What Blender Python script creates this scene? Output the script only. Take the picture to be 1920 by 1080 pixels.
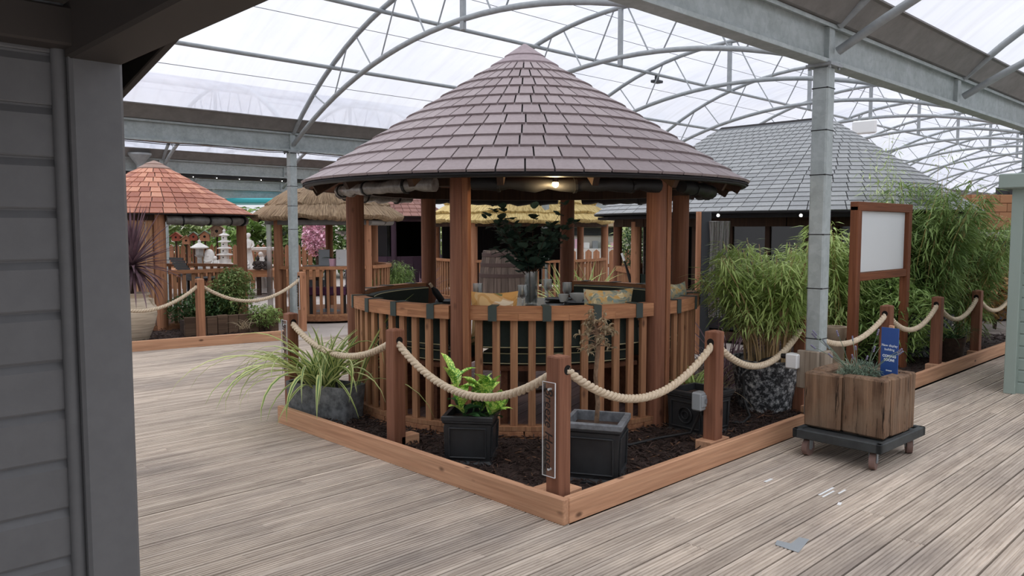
import bpy, math, random
from math import sin, cos, pi, radians, atan2, sqrt, acos, tau
from mathutils import Vector, Matrix, noise
random.seed(11)
R_ = random.random
def U(a, b): return a + (b - a) * R_()
S = bpy.context.scene
for o in list(bpy.data.objects): bpy.data.objects.remove(o)
COL = S.collection

# ------------------------------------------------------------ camera
cam_d = bpy.data.cameras.new('camera'); cam = bpy.data.objects.new('camera', cam_d); COL.objects.link(cam)
cam.location = (0, 0, 1.6); cam.rotation_euler = (radians(85.75), 0, radians(45.9 - 90))
cam_d.sensor_width = 36; cam_d.lens = 27.75; cam_d.clip_start = .05; cam_d.clip_end = 300
S.camera = cam
S.view_settings.view_transform = 'Standard'; S.view_settings.look = 'None'
S.view_settings.gamma = 1; S.view_settings.use_curve_mapping = False
S.view_settings.exposure = 0.58

# ------------------------------------------------------------ world: overcast sky (brighter towards the zenith, as overcast skies are)
w = bpy.data.worlds.new('overcast'); S.world = w; w.use_nodes = True
nt = w.node_tree; nt.nodes.clear()
def wn(t, **k):
    n = nt.nodes.new(t)
    for a, b in k.items(): setattr(n, a, b)
    return n
tc = wn('ShaderNodeTexCoord'); sx = wn('ShaderNodeSeparateXYZ'); nt.links.new(tc.outputs['Generated'], sx.inputs[0])
m1 = wn('ShaderNodeMath', operation='MAXIMUM'); nt.links.new(sx.outputs[2], m1.inputs[0]); m1.inputs[1].default_value = 0
m2 = wn('ShaderNodeMath', operation='MULTIPLY_ADD'); nt.links.new(m1.outputs[0], m2.inputs[0]); m2.inputs[1].default_value = 1.5; m2.inputs[2].default_value = .5
nz = wn('ShaderNodeTexNoise'); nz.inputs['Scale'].default_value = 3.2; nz.inputs['Detail'].default_value = 5
nt.links.new(tc.outputs['Generated'], nz.inputs['Vector'])
mr = wn('ShaderNodeMapRange'); nt.links.new(nz.outputs['Fac'], mr.inputs[0]); mr.inputs[1].default_value = .3; mr.inputs[2].default_value = .7
mr.inputs[3].default_value = .9; mr.inputs[4].default_value = 1.1
m3 = wn('ShaderNodeMath', operation='MULTIPLY'); nt.links.new(m2.outputs[0], m3.inputs[0]); nt.links.new(mr.outputs[0], m3.inputs[1])
bg = wn('ShaderNodeBackground'); bg.inputs[0].default_value = (.945, .955, 1, 1); nt.links.new(m3.outputs[0], bg.inputs[1])
ow = wn('ShaderNodeOutputWorld'); nt.links.new(bg.outputs[0], ow.inputs[0])

# ------------------------------------------------------------ helpers
FW = Vector((cos(radians(45.9)), sin(radians(45.9)), 0)); RT = Vector((FW.y, -FW.x, 0))
def at(px, d, z=0.0):                       # a spot seen at column px, d metres ahead, at height z
    p = FW * d + RT * ((px - 960) / 1484 * d); return Vector((p.x, p.y, z))
def zy(py, d): return 1.6 + (430 - py) * d / 1484
def hx(s):
    v = [int(s[i:i + 2], 16) / 255 for i in (0, 2, 4)]
    return tuple([(c / 12.92 if c <= .04045 else ((c + .055) / 1.055) ** 2.4) for c in v]) + (1,)
MATS = {}
class NT:
    def __init__(s, name):
        s.m = bpy.data.materials.new(name); s.m.use_nodes = True; s.t = s.m.node_tree
        s.b = s.t.nodes['Principled BSDF']; s.out = s.t.nodes['Material Output']; MATS[name] = s.m
    def n(s, ty, ins=None, **k):
        n = s.t.nodes.new('ShaderNode' + ty)
        for a, b in k.items(): setattr(n, a, b)
        for a, b in (ins or {}).items():
            if isinstance(b, bpy.types.NodeSocket): s.t.links.new(b, n.inputs[a])
            else: n.inputs[a].default_value = b
        return n
    def set(s, **k):
        for a, b in k.items():
            i = s.b.inputs[a.replace('_', ' ')]
            if isinstance(b, bpy.types.NodeSocket): s.t.links.new(b, i)
            else: i.default_value = b
    def ramp(s, fac, stops):
        r = s.n('ValToRGB', {0: fac}); e = r.color_ramp.elements
        while len(e) < len(stops): e.new(.5)
        for x, (p, c) in zip(e, stops): x.position = p; x.color = c
        return r.outputs[0]
    def mix(s, f, a, b, mode='MIX'):
        n = s.n('Mix', data_type='RGBA', blend_type=mode)
        for i, v in ((0, f), (6, a), (7, b)):
            if isinstance(v, bpy.types.NodeSocket): s.t.links.new(v, n.inputs[i])
            else: n.inputs[i].default_value = v
        return n.outputs[2]
    def bump(s, h, st=.3, d=.01):
        n = s.n('Bump', {'Height': h, 'Strength': st, 'Distance': d}); s.t.links.new(n.outputs[0], s.b.inputs['Normal'])
    def coord(s, scale=(1, 1, 1), rnd=True, src='Object'):
        t = s.n('TexCoord'); v = t.outputs[src]
        mp = s.n('Mapping', {'Vector': v, 'Scale': scale})
        if rnd:
            oi = s.n('ObjectInfo'); mm = s.n('Math', {0: oi.outputs['Random'], 1: 53.}, operation='MULTIPLY')
            cb = s.n('CombineXYZ', {0: mm.outputs[0], 1: mm.outputs[0], 2: mm.outputs[0]})
            ad = s.n('VectorMath', {0: mp.outputs[0], 1: cb.outputs[0]}, operation='ADD'); return ad.outputs[0]
        return mp.outputs[0]
def wood(name, c1, c2, axis=2, sc=22, knots=.5, var=.18, rough=.75, weather=None, cracks=False):
    s = NT(name); k = [sc, sc, sc]; k[axis] = sc * .05
    v = s.coord(k)
    n1 = s.n('TexNoise', {'Vector': v, 'Scale': 1., 'Detail': 6., 'Roughness': .6, 'Distortion': .6}).outputs['Fac']
    col = s.ramp(n1, [(.3, hx(c1)), (.7, hx(c2))])
    k2 = [sc * 4, sc * 4, sc * 4]; k2[axis] = sc * .12
    n2 = s.n('TexNoise', {'Vector': s.coord(k2), 'Scale': 1., 'Detail': 3.}).outputs['Fac']
    col = s.mix(.35, col, s.ramp(n2, [(.35, (.35, .3, .28, 1)), (.65, (1, 1, 1, 1))]), 'MULTIPLY')
    if knots:
        k3 = [6.5, 6.5, 6.5]; k3[axis] = 3.2
        vo = s.n('TexVoronoi', {'Vector': s.coord(k3), 'Scale': 1.}).outputs['Distance']
        col = s.mix(s.ramp(vo, [(.05, (knots, knots, knots, 1)), (.13, (0, 0, 0, 1))]), col, hx('3a2015'))
    oi = s.n('ObjectInfo').outputs['Random']
    hv = s.n('MapRange', {0: oi, 3: 1 - var, 4: 1 + var}).outputs[0]
    hs = s.n('HueSaturation', {'Value': hv, 'Color': col}).outputs[0]
    if weather:
        wv = s.n('TexNoise', {'Vector': s.coord((1, 1, 1), False), 'Scale': 5., 'Detail': 4.}).outputs['Fac']
        hs = s.mix(s.ramp(wv, [(.4, (0, 0, 0, 1)), (.65, (.7, .7, .7, 1))]), hs, hx(weather))
    if cracks:
        k4 = [26, 26, 26]; k4[axis] = 1.6
        cr = s.n('TexNoise', {'Vector': s.coord(k4), 'Scale': 1., 'Detail': 7., 'Roughness': .7, 'Distortion': 1.2}).outputs['Fac']
        hs = s.mix(s.ramp(cr, [(.36, (1, 1, 1, 1)), (.43, (0, 0, 0, 1))]), hs, hx('241810')); s.bump(cr, .8, .02)
    else: s.bump(n2, .25, .004)
    s.set(Base_Color=hs, Roughness=rough, Specular_IOR_Level=.3); return s.m
def plain(name, c, rough=.6, metal=0., var=0., noise_sc=0, c2=None, bump=0, spec=.4, obj=True):
    s = NT(name); col = hx(c)
    if noise_sc:
        n = s.n('TexNoise', {'Vector': s.coord((1, 1, 1)), 'Scale': float(noise_sc), 'Detail': 5., 'Roughness': .65}).outputs['Fac']
        col = s.ramp(n, [(.35, hx(c)), (.65, hx(c2 or c))])
        if bump: s.bump(n, bump, .01)
    if var:
        oi = s.n('ObjectInfo').outputs['Random']
        if not isinstance(col, bpy.types.NodeSocket):
            rg = s.n('RGB'); rg.outputs[0].default_value = col; col = rg.outputs[0]
        col = s.n('HueSaturation', {'Value': s.n('MapRange', {0: oi, 3: 1 - var, 4: 1 + var}).outputs[0], 'Color': col}).outputs[0]
    s.set(Base_Color=col, Roughness=rough, Metallic=metal, Specular_IOR_Level=spec); return s.m
def leafmat(name, c1, c2, sc=3., tr=.25, var=.12):
    s = NT(name)
    n = s.n('TexNoise', {'Vector': s.coord((1, 1, 1)), 'Scale': sc, 'Detail': 3.}).outputs['Fac']
    col = s.ramp(n, [(.35, hx(c1)), (.65, hx(c2))])
    col = s.n('HueSaturation', {'Value': s.n('MapRange', {0: s.n('ObjectInfo').outputs['Random'], 3: 1 - var, 4: 1 + var}).outputs[0], 'Color': col}).outputs[0]
    s.set(Base_Color=col, Roughness=.55, Specular_IOR_Level=.35)
    t = s.n('BsdfTranslucent', {'Color': col}); mx = s.n('MixShader', {0: tr, 1: s.b.outputs[0], 2: t.outputs[0]})
    s.t.links.new(mx.outputs[0], s.out.inputs[0]); return s.m

class MB:                                   # collects shapes; build() links them as ONE mesh object
    def __init__(s): s.v = []; s.f = []; s.mi = []; s.k = 0
    def add(s, vs, fs, k=None):
        b = len(s.v); s.v += [tuple(v) for v in vs]
        for f in fs: s.f.append([i + b for i in f]); s.mi.append(s.k if k is None else k)
        return s
    def box(s, c, d, rz=0, M=None, top=None, ch=0):
        x, y, z = d[0] / 2, d[1] / 2, d[2] / 2; t = top or (1, 1)
        if ch:
            c_ = min(ch, x * .9, y * .9, z * .9); vs = []; idx = {}
            for sx in (-1, 1):
                for sy in (-1, 1):
                    for sz in (-1, 1):
                        tx = t[0] if sz > 0 else 1; ty = t[1] if sz > 0 else 1
                        for a in range(3):
                            q = [sx * (x - c_) * tx, sy * (y - c_) * ty, sz * (z - c_)]
                            q[a] = [sx * x * tx, sy * y * ty, sz * z][a]
                            idx[(sx, sy, sz, a)] = len(vs); vs.append(q)
            fs = []
            for a in range(3):
                b, e = [(1, 2), (2, 0), (0, 1)][a]
                for sg in (-1, 1):
                    q = []
                    for u, v_ in ((-1, -1), (1, -1), (1, 1), (-1, 1)):
                        k = [0, 0, 0]; k[a] = sg; k[b] = u; k[e] = v_; q.append(idx[(*k, a)])
                    fs.append(q if sg > 0 else q[::-1])
            for a in range(3):
                b, e = [(1, 2), (2, 0), (0, 1)][a]
                for u in (-1, 1):
                    for v_ in (-1, 1):
                        k0 = [0, 0, 0]; k1 = [0, 0, 0]; k0[a] = -1; k1[a] = 1; k0[b] = k1[b] = u; k0[e] = k1[e] = v_
                        q = [idx[(*k0, b)], idx[(*k1, b)], idx[(*k1, e)], idx[(*k0, e)]]
                        fs.append(q if u * v_ < 0 else q[::-1])
            for sx in (-1, 1):
                for sy in (-1, 1):
                    for sz in (-1, 1):
                        q = [idx[(sx, sy, sz, a)] for a in range(3)]; fs.append(q if sx * sy * sz > 0 else q[::-1])
        else:
            vs = [(-x, -y, -z), (x, -y, -z), (x, y, -z), (-x, y, -z), (-x * t[0], -y * t[1], z), (x * t[0], -y * t[1], z), (x * t[0], y * t[1], z), (-x * t[0], y * t[1], z)]
            fs = [(3, 2, 1, 0), (4, 5, 6, 7), (0, 1, 5, 4), (1, 2, 6, 5), (2, 3, 7, 6), (3, 0, 4, 7)]
        T = M if M is not None else Matrix.Translation(Vector(c)) @ Matrix.Rotation(rz, 4, 'Z')
        return s.add([T @ Vector(v) for v in vs], fs)
    def bar(s, a, b, w, h, ch=0, up=(0, 0, 1)):     # box section from a to b
        a, b = Vector(a), Vector(b); d = b - a; L = d.length; X = d / L; Y = Vector(up).cross(X)
        if Y.length < 1e-4: Y = Vector((0, 1, 0)).cross(X)
        Y.normalize(); Z = X.cross(Y); M = Matrix((X, Y, Z)).transposed().to_4x4(); M.translation = (a + b) / 2
        return s.box(None, (L, w, h), M=M, ch=ch)
    def tube(s, P, r, n=8, cap=True, closed=False):
        P = [Vector(p) for p in P]; m = len(P); rr = r if isinstance(r, (list, tuple)) else [r] * m
        vs = []; prev = None
        for i, p in enumerate(P):
            t = (P[(i + 1) % m] - P[i - 1]) if closed else (P[min(i + 1, m - 1)] - P[max(i - 1, 0)])
            if t.length < 1e-9: t = Vector((0, 0, 1))
            t.normalize()
            if prev is None:
                q = Vector((0, 0, 1)) if abs(t.z) < .9 else Vector((1, 0, 0)); nrm = t.cross(q).normalized()
            else:
                nrm = prev - t * prev.dot(t); nrm = nrm.normalized() if nrm.length > 1e-6 else t.orthogonal().normalized()
            prev = nrm; bn = t.cross(nrm)
            for j in range(n): a = tau * j / n; vs.append(p + (nrm * cos(a) + bn * sin(a)) * rr[i])
        fs = []
        for i in range(m if closed else m - 1):
            i2 = (i + 1) % m
            for j in range(n): j2 = (j + 1) % n; fs.append((i * n + j, i * n + j2, i2 * n + j2, i2 * n + j))
        if cap and not closed: fs.append(list(range(n))[::-1]); fs.append([(m - 1) * n + j for j in range(n)])
        return s.add(vs, fs)
    def lathe(s, prof, n=24, c=(0, 0, 0), a0=0, a1=tau, sy=1, fn=None):
        full = abs(a1 - a0 - tau) < 1e-6; k = n if full else n + 1; vs = []
        for (r, z) in prof:
            for j in range(k):
                a = a0 + (a1 - a0) * j / n; rr = fn(r, z, a) if fn else r
                vs.append((c[0] + rr * cos(a), c[1] + rr * sin(a) * sy, c[2] + z))
        fs = []
        for i in range(len(prof) - 1):
            for j in range(n):
                j2 = (j + 1) % k; fs.append((i * k + j, i * k + j2, (i + 1) * k + j2, (i + 1) * k + j))
        return s.add(vs, fs)
    def prism(s, poly, z0, z1, M=None):
        n = len(poly); vs = [Vector((x, y, z0)) for x, y in poly] + [Vector((x, y, z1)) for x, y in poly]
        if M is not None: vs = [M @ v for v in vs]
        fs = [list(range(n))[::-1], list(range(n, 2 * n))] + [(i, (i + 1) % n, n + (i + 1) % n, n + i) for i in range(n)]
        return s.add(vs, fs)
    def arc(s, r0, r1, z0, z1, a0, a1, n=8, ch=0):        # curved box about the z axis
        vs = []
        for j in range(n + 1):
            a = a0 + (a1 - a0) * j / n
            for r, z in ((r0, z0), (r1, z0), (r1, z1), (r0, z1)): vs.append((r * cos(a), r * sin(a), z))
        fs = [(3, 2, 1, 0), [n * 4 + i for i in range(4)]]
        for j in range(n):
            for i in range(4): i2 = (i + 1) % 4; fs.append((j * 4 + i, j * 4 + i2, j * 4 + 4 + i2, j * 4 + 4 + i))
        return s.add(vs, fs)
    def ball(s, c, r, nu=12, nv=8, sc=(1, 1, 1)):
        p = [(max(1e-4, sin(pi * i / nv)), -cos(pi * i / nv)) for i in range(nv + 1)]; b = MB(); b.lathe(p, nu)
        return s.add([(c[0] + v[0] * r * sc[0], c[1] + v[1] * r * sc[1], c[2] + v[2] * r * sc[2]) for v in b.v], b.f)
    def leaf(s, M, L, W, droop=0., el=.6, segs=5, fold=.15, k=(0, 0), prof=None, curl=0):   # strap leaf growing along local +x, bending down
        pts = []; p = Vector((0, 0, 0)); e = el
        for i in range(segs + 1):
            t = i / segs; w = W * (prof(t) if prof else min(1, .55 + 1.8 * t) * (1 - t ** 2.5) + .02)
            pts.append((p.copy(), w, e)); p = p + Vector((cos(e), curl * t, sin(e))) * (L / segs); e -= droop / segs * (.5 + 1.2 * t)
        vs = []
        for q, w, e in pts:
            up = Vector((-sin(e), 0, cos(e))) * (w * fold)
            for y, u in ((-.5, 1), (-.2, .1), (.2, .1), (.5, 1)): vs.append(M @ (q + Vector((0, y * w, 0)) + up * u))
        b = len(s.v); s.v += [tuple(v) for v in vs]
        for i in range(segs):
            for j in range(3):
                a = b + i * 4 + j; s.f.append([a, a + 1, a + 5, a + 4]); s.mi.append(k[1] if j == 1 else k[0])
        return s
    def mesh(s, name, mats, smooth=None):
        me = bpy.data.meshes.new(name); me.from_pydata(s.v, [], s.f)
        for m in (mats if isinstance(mats, (list, tuple)) else [mats]): me.materials.append(MATS[m] if isinstance(m, str) else m)
        if any(s.mi): me.polygons.foreach_set('material_index', s.mi)
        if smooth is not None:
            me.polygons.foreach_set('use_smooth', [True] * len(s.f)); me.set_sharp_from_angle(angle=smooth)
        me.update(); return me
    def build(s, name, mats, parent=None, smooth=None, loc=None, rz=0):
        return link(name, s.mesh(name, mats, smooth), parent, loc, rz)
def link(name, me, parent=None, loc=None, rz=0, M=None):
    o = bpy.data.objects.new(name, me); COL.objects.link(o)
    if parent is not None: o.parent = parent
    if M is not None: o.matrix_local = M
    else:
        if loc is not None: o.location = loc
        if rz: o.rotation_euler = (0, 0, rz)
    return o
def tag(o, label=None, cat=None, group=None, kind=None):
    for k, v in (('label', label), ('category', cat), ('group', group), ('kind', kind)):
        if v: o[k] = v
    return o
def thing(name, label, cat, loc=(0, 0, 0), rz=0, group=None):
    o = link(name, None, None, loc, rz); o.empty_display_size = .1; return tag(o, label, cat, group)
def stuff(o): o['kind'] = 'stuff'; return o
def copy_tree(o, parent=None):
    c = o.copy(); COL.objects.link(c)
    if parent is not None: c.parent = parent
    for ch in list(o.children): copy_tree(ch, c)
    return c
def text_mesh(name, body, size, mat, parent, M, shear=0, depth=.001, bold=0):
    cu = bpy.data.curves.new(name, 'FONT'); cu.body = body; cu.size = size; cu.align_x = 'CENTER'; cu.align_y = 'CENTER'
    cu.shear = shear; cu.extrude = depth; cu.offset = bold; cu.resolution_u = 3
    to = bpy.data.objects.new(name, cu); COL.objects.link(to)
    dg = bpy.context.evaluated_depsgraph_get(); me = bpy.data.meshes.new_from_object(to.evaluated_get(dg))
    bpy.data.objects.remove(to); me.materials.clear(); me.materials.append(MATS[mat])
    return link(name, me, parent, M=M)
# ------------------------------------------------------------ materials
wood('red_wood', '80503a', 'a5724f', 2); wood('red_wood_x', '80543c', 'a87a58', 0); wood('post_wood', '744a37', '90634c', 2, 20, .7, .06)
wood('baluster_wood', '8a5e43', 'b58863', 2, 26, .8, .14); wood('rail_wood', '9a6848', 'bb8862', 0, 26, .5, .1)
wood('edging_wood', 'b58768', 'd2a684', 0, 16, .8, .05); wood('edging_wood_y', 'b58768', 'd2a684', 1, 16, .8, .05)
wood('sleeper_wood', '5a4434', '9c7d64', 2, 16, .8, .08, .9, '85705c', True); wood('sleeper_wood_x', '4b3a2e', '75604e', 0, 12, .6, .1, .9)
wood('floor_wood', '5b4340', '7c625c', 0, 14, .3, .12); wood('dark_wood', '2b1b13', '46301f', 2, 18, .3, .1)
wood('cladding_wood', 'a57a58', 'cfa47e', 2, 18, .5, .16); wood('sign_wood', '6e4029', '8c573a', 2, 20, .6, .05); wood('sign_wood_x', '6e4029', '8c573a', 0, 20, .6, .05)
wood('barrel_wood', '4a3e38', '75675d', 2, 14, .2, .2, .9); wood('orange_wood', '94654a', 'bd8a68', 2, 18, .5, .12)
wood('packing_wood', '8a7c6c', 'a69a8a', 2, 16, .3, .05, .9); wood('bench_wood', '5e3a29', '7f543c', 0, 18, .4, .1)
def deckmat():
    s = NT('deck_wood'); k = (1.1, 24, 24)
    n1 = s.n('TexNoise', {'Vector': s.coord(k), 'Scale': 1., 'Detail': 6., 'Roughness': .6, 'Distortion': .4}).outputs['Fac']
    col = s.ramp(n1, [(.3, hx('a59789')), (.7, hx('d4c6b6'))])
    n2 = s.n('TexNoise', {'Vector': s.coord((4, 160, 160)), 'Scale': 1., 'Detail': 2.}).outputs['Fac']
    col = s.mix(.4, col, s.ramp(n2, [(.35, (.45, .42, .4, 1)), (.6, (1, 1, 1, 1))]), 'MULTIPLY')
    g = s.n('NewGeometry').outputs['Position']
    big = s.n('TexNoise', {'Vector': s.n('Mapping', {'Vector': g, 'Scale': (.45, .8, 1)}).outputs[0], 'Scale': 1.3, 'Detail': 5., 'Roughness': .6}).outputs['Fac']
    col = s.mix(s.ramp(big, [(.45, (0, 0, 0, 1)), (.72, (.62, .62, .62, 1))]), col, hx('6f6865'))
    sm = s.n('TexNoise', {'Vector': s.n('Mapping', {'Vector': g, 'Scale': (2, 5, 1)}).outputs[0], 'Scale': 2.3, 'Detail': 6., 'Roughness': .7}).outputs['Fac']
    col = s.mix(s.ramp(sm, [(.55, (0, 0, 0, 1)), (.75, (.45, .45, .45, 1))]), col, hx('6d6256'))
    oi = s.n('ObjectInfo').outputs['Random']
    col = s.n('HueSaturation', {'Value': s.n('MapRange', {0: oi, 3: .88, 4: 1.1}).outputs[0], 'Color': col}).outputs[0]
    s.set(Base_Color=col, Roughness=.85, Specular_IOR_Level=.25); s.bump(n2, .3, .004)
deckmat()
def tilemat(name, c1, c2, c3, var=.12):
    s = NT(name); oi = s.n('ObjectInfo').outputs['Random']
    base = s.ramp(oi, [(0., hx(c1)), (.5, hx(c2)), (1., hx(c3))])
    n = s.n('TexNoise', {'Vector': s.coord((1, 1, 1)), 'Scale': 34., 'Detail': 6., 'Roughness': .7}).outputs['Fac']
    col = s.mix(.45, base, s.ramp(n, [(.3, (.62, .6, .6, 1)), (.7, (1.1, 1.1, 1.1, 1))]), 'MULTIPLY')
    s.set(Base_Color=col, Roughness=.62, Specular_IOR_Level=.35); s.bump(n, .25, .006)
tilemat('purple_tile', '8d8080', '948788', '9b8f8f'); tilemat('slate_tile', '878a8b', '8f9293', '979a9a')
tilemat('cedar_tile', '9c5f4c', 'b87a62', 'cf9478'); tilemat('brown_tile', '714c44', '80584f', '8c645a')
def galv():
    s = NT('galvanised')
    v = s.coord((1, 1, 1), False); n = s.n('TexVoronoi', {'Vector': v, 'Scale': 26.}, distance='EUCLIDEAN').outputs['Color']
    n2 = s.n('TexNoise', {'Vector': v, 'Scale': 5., 'Detail': 6., 'Roughness': .7}).outputs['Fac']
    bw = s.n('RGBToBW', {0: n}).outputs[0]
    col = s.mix(.5, s.ramp(bw, [(.2, hx('939b9c')), (.8, hx('a8b0b0'))]), s.ramp(n2, [(.35, hx('8a938f')), (.7, hx('b6bebe'))]))
    s.set(Base_Color=col, Metallic=.05, Roughness=.5)
galv()
plain('galv_tube', '8d9294', .5, .1, 0, 9, '9ca1a3'); plain('gutter_grey', '7c7976', .6, 0, 0, 6, '6c6966')
def membrane():                               # polythene film: clear when looked through square on, milky when looked along
    s = NT('membrane'); g = s.n('NewGeometry').outputs['Position']
    n = s.n('TexNoise', {'Vector': g, 'Scale': .5, 'Detail': 5., 'Roughness': .6}).outputs['Fac']
    n2 = s.n('TexNoise', {'Vector': s.n('Mapping', {'Vector': g, 'Scale': (7, .8, 1)}).outputs[0], 'Scale': 1., 'Detail': 6.}).outputs['Fac']
    col = s.mix(.35, s.ramp(n, [(.35, (.31, .33, .385, 1)), (.65, (.41, .42, .45, 1))]), s.ramp(n2, [(.3, (.3, .295, .3, 1)), (.52, (.41, .42, .455, 1))]))
    tr = s.n('BsdfTransparent', {'Color': (.95, .95, .96, 1)}); dc = s.mix(1., col, (1.9, 1.9, 1.9, 1), 'MULTIPLY'); tl = s.n('MixShader', {0: .5, 1: s.n('BsdfTranslucent', {'Color': dc}).outputs[0], 2: s.n('BsdfDiffuse', {'Color': dc}).outputs[0]})
    fc = s.n('LayerWeight', {'Blend': .5}).outputs['Facing']; f = s.n('Math', {0: s.n('Math', {0: fc, 1: 1.4}, operation='POWER').outputs[0], 1: .75, 2: .25}, operation='MULTIPLY_ADD', use_clamp=True)
    mx = s.n('MixShader', {0: f.outputs[0], 1: tr.outputs[0], 2: tl.outputs[0]}); s.t.links.new(mx.outputs[0], s.out.inputs[0])
membrane()
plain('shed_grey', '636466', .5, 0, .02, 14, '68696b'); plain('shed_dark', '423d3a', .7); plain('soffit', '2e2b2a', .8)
plain('sage_paint', '93a199', .55, 0, .02); plain('black_pot', '232426', .45, 0, 0, 8, '2d2f31'); plain('pot_rim', '7d8185', .55, 0, 0, 20, '5a5d61')
plain('slate_stone', '4c4f51', .75, 0, 0, 16, '7d8082', .6); plain('soil', '2b201b', .95, 0, 0, 30, '45352c', .6)
plain('mulch', '211713', .9, 0, 0, 25, '40302a', .5); plain('mulch_pale', '7a5a45', .9, 0, 0, 8, '59402f')
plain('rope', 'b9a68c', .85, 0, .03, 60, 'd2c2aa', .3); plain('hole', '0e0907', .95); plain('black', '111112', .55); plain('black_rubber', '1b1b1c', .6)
plain('white_plastic', 'e4e5e4', .45); plain('grey_box', '8d9295', .5); plain('concrete', 'b3aaa3', .9, 0, 0, 1.3, '9f968f', .1)
plain('cushion_green', '2b332e', .9, 0, 0, 120, '323b35', .15); plain('strap', '3d4541', .8); plain('piping', 'c4bd95', .7)
plain('ceramic', 'c7cbcb', .3, 0, .1); plain('slate_plate', '33373a', .5); plain('table_top', '1d1916', .25, 0, 0, 6, '2b241f')
plain('stone_white', 'e6e3de', .8, 0, .03, 12, 'd5d2cc', .15); plain('stone_grey', 'a9a7a3', .85, 0, 0, 10, '8e8c88', .2); plain('bronze_dark', '3a2e28', .6, 0, .1, 14, '241c18')
plain('board_white', 'dde1e2', .35); plain('sign_blue', '2f4f8f', .45); plain('ink_white', 'e8f0f4', .5); plain('ink_black', '120c0a', .6)
plain('trolley', '2d3031', .6, 0, 0, 9, '3c4041'); plain('castor', '7a625a', .6); plain('cane', 'a9975e', .6, 0, .2); plain('cane_dry', 'b49a72', .7, 0, .15)
plain('bark', '8a705a', .9, 0, 0, 25, '5d4938', .4); plain('dark_trunk', '4d3b30', .9, 0, 0, 20, '33271f', .4)
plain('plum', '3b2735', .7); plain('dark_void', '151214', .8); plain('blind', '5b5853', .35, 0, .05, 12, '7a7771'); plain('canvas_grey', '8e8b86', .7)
plain('teal', '3fa6ad', .6); plain('tan_pot', 'b6a48c', .75, 0, 0, 10, 'a89680', .1); plain('pink_petal', 'ecbccd', .7, 0, .1); plain('white_petal', 'efeae2', .7)
plain('purple_cover', '4a2540', .85); plain('brick_tan', 'a87a58', .85, 0, .1); plain('pale_wall', 'd9d6cd', .8); plain('shop_dark', '2f3437', .6); plain('barrel_hoop', '4a3a36', .7, .2)
plain('metal_dark', '3b3e41', .5, .3); plain('cedar_cap', '8d7468', .7, 0, 0, 20, '9a8175'); plain('purple_cap', '84777a', .65, 0, 0, 25, '958689'); plain('slate_cap', '808488', .65, 0, 0, 25, '8f9396')
plain('green_roof', '6c7a68', .8); plain('yellow_petal', 'e0c860', .7); plain('lavender_flower', '77748a', .8); plain('red_post', '8d4632', .7, 0, 0, 10, '7a3a28')
plain('rolled_clear', '8a8580', .25, 0, .05, 18, '6a6560')
def mottled():
    s = NT('mottled_pot'); n = s.n('TexNoise', {'Vector': s.coord((1, 1, 1)), 'Scale': 22., 'Detail': 6., 'Roughness': .75}).outputs['Fac']
    s.set(Base_Color=s.ramp(n, [(.47, hx('24262a')), (.56, hx('8f9294')), (.62, hx('c3c4c2'))]), Roughness=.7)
mottled()
def urnmat():
    s = NT('urn_clay'); n = s.n('TexNoise', {'Vector': s.coord((3, 3, 40)), 'Scale': 1., 'Detail': 5.}).outputs['Fac']
    s.set(Base_Color=s.ramp(n, [(.35, hx('b3a48e')), (.65, hx('d8cab4'))]), Roughness=.85); s.bump(n, .4, .01)
urnmat()
def thatch(name, a, b, c):
    s = NT(name); t = s.n('TexCoord').outputs['Object']
    gr = s.n('TexGradient', {'Vector': t}, gradient_type='RADIAL').outputs['Fac']
    sx = s.n('SeparateXYZ', {0: t})
    cb = s.n('CombineXYZ', {0: s.n('Math', {0: gr, 1: 150.}, operation='MULTIPLY').outputs[0], 1: s.n('Math', {0: sx.outputs[2], 1: 3.}, operation='MULTIPLY').outputs[0]})
    n = s.n('TexNoise', {'Vector': cb.outputs[0], 'Scale': 2.4, 'Detail': 4., 'Roughness': .7}).outputs['Fac']
    s.set(Base_Color=s.ramp(n, [(.32, hx(a)), (.5, hx(b)), (.68, hx(c))]), Roughness=.9); s.bump(n, .8, .03)
thatch('thatch_brown', '65523f', '9a8266', 'c2aa88'); thatch('thatch_gold', '927a48', 'cbb274', 'e8d69c')
def cushpat(name, cols, sc):
    s = NT(name); v = s.coord((1, 1, 1), False)
    d = s.n('TexNoise', {'Vector': v, 'Scale': 6., 'Detail': 1.}).outputs['Color']; mm = s.mix(.25, v, d)
    vo = s.n('TexVoronoi', {'Vector': mm, 'Scale': sc}); r = s.n('RGBToBW', {0: vo.outputs['Color']}).outputs[0]
    c = s.ramp(r, [(i / (len(cols) - 1) * .8 + .1, hx(x)) for i, x in enumerate(cols)])
    for e in s.t.nodes:
        if e.type == 'VALTORGB': e.color_ramp.interpolation = 'CONSTANT'
    wv = s.n('TexWave', {'Vector': mm, 'Scale': sc * .5, 'Distortion': 6.}, wave_type='RINGS').outputs['Fac']
    c = s.mix(s.ramp(wv, [(.55, (0, 0, 0, 1)), (.7, (.6, .6, .6, 1))]), c, hx(cols[0])); s.set(Base_Color=c, Roughness=.9)
cushpat('cushion_orange', ['c08f50', 'd0a060', 'd9b885', '6f7a55', 'e8dcc6', '6a5f78'], 12); cushpat('cushion_paisley', ['b9aa85', '8d9a92', 'c79f5c', '7c8a80', 'd5c7a0', '9a6a50'], 24)
leafmat('leaf_phormium', '4c6a3a', '6b8a4c'); leafmat('leaf_phormium_edge', 'b4bf72', 'd3d89a'); leafmat('leaf_cordyline', '57404a', '846a70'); leafmat('leaf_aucuba', '5f8f3c', '9cc454', 30.)
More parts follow.
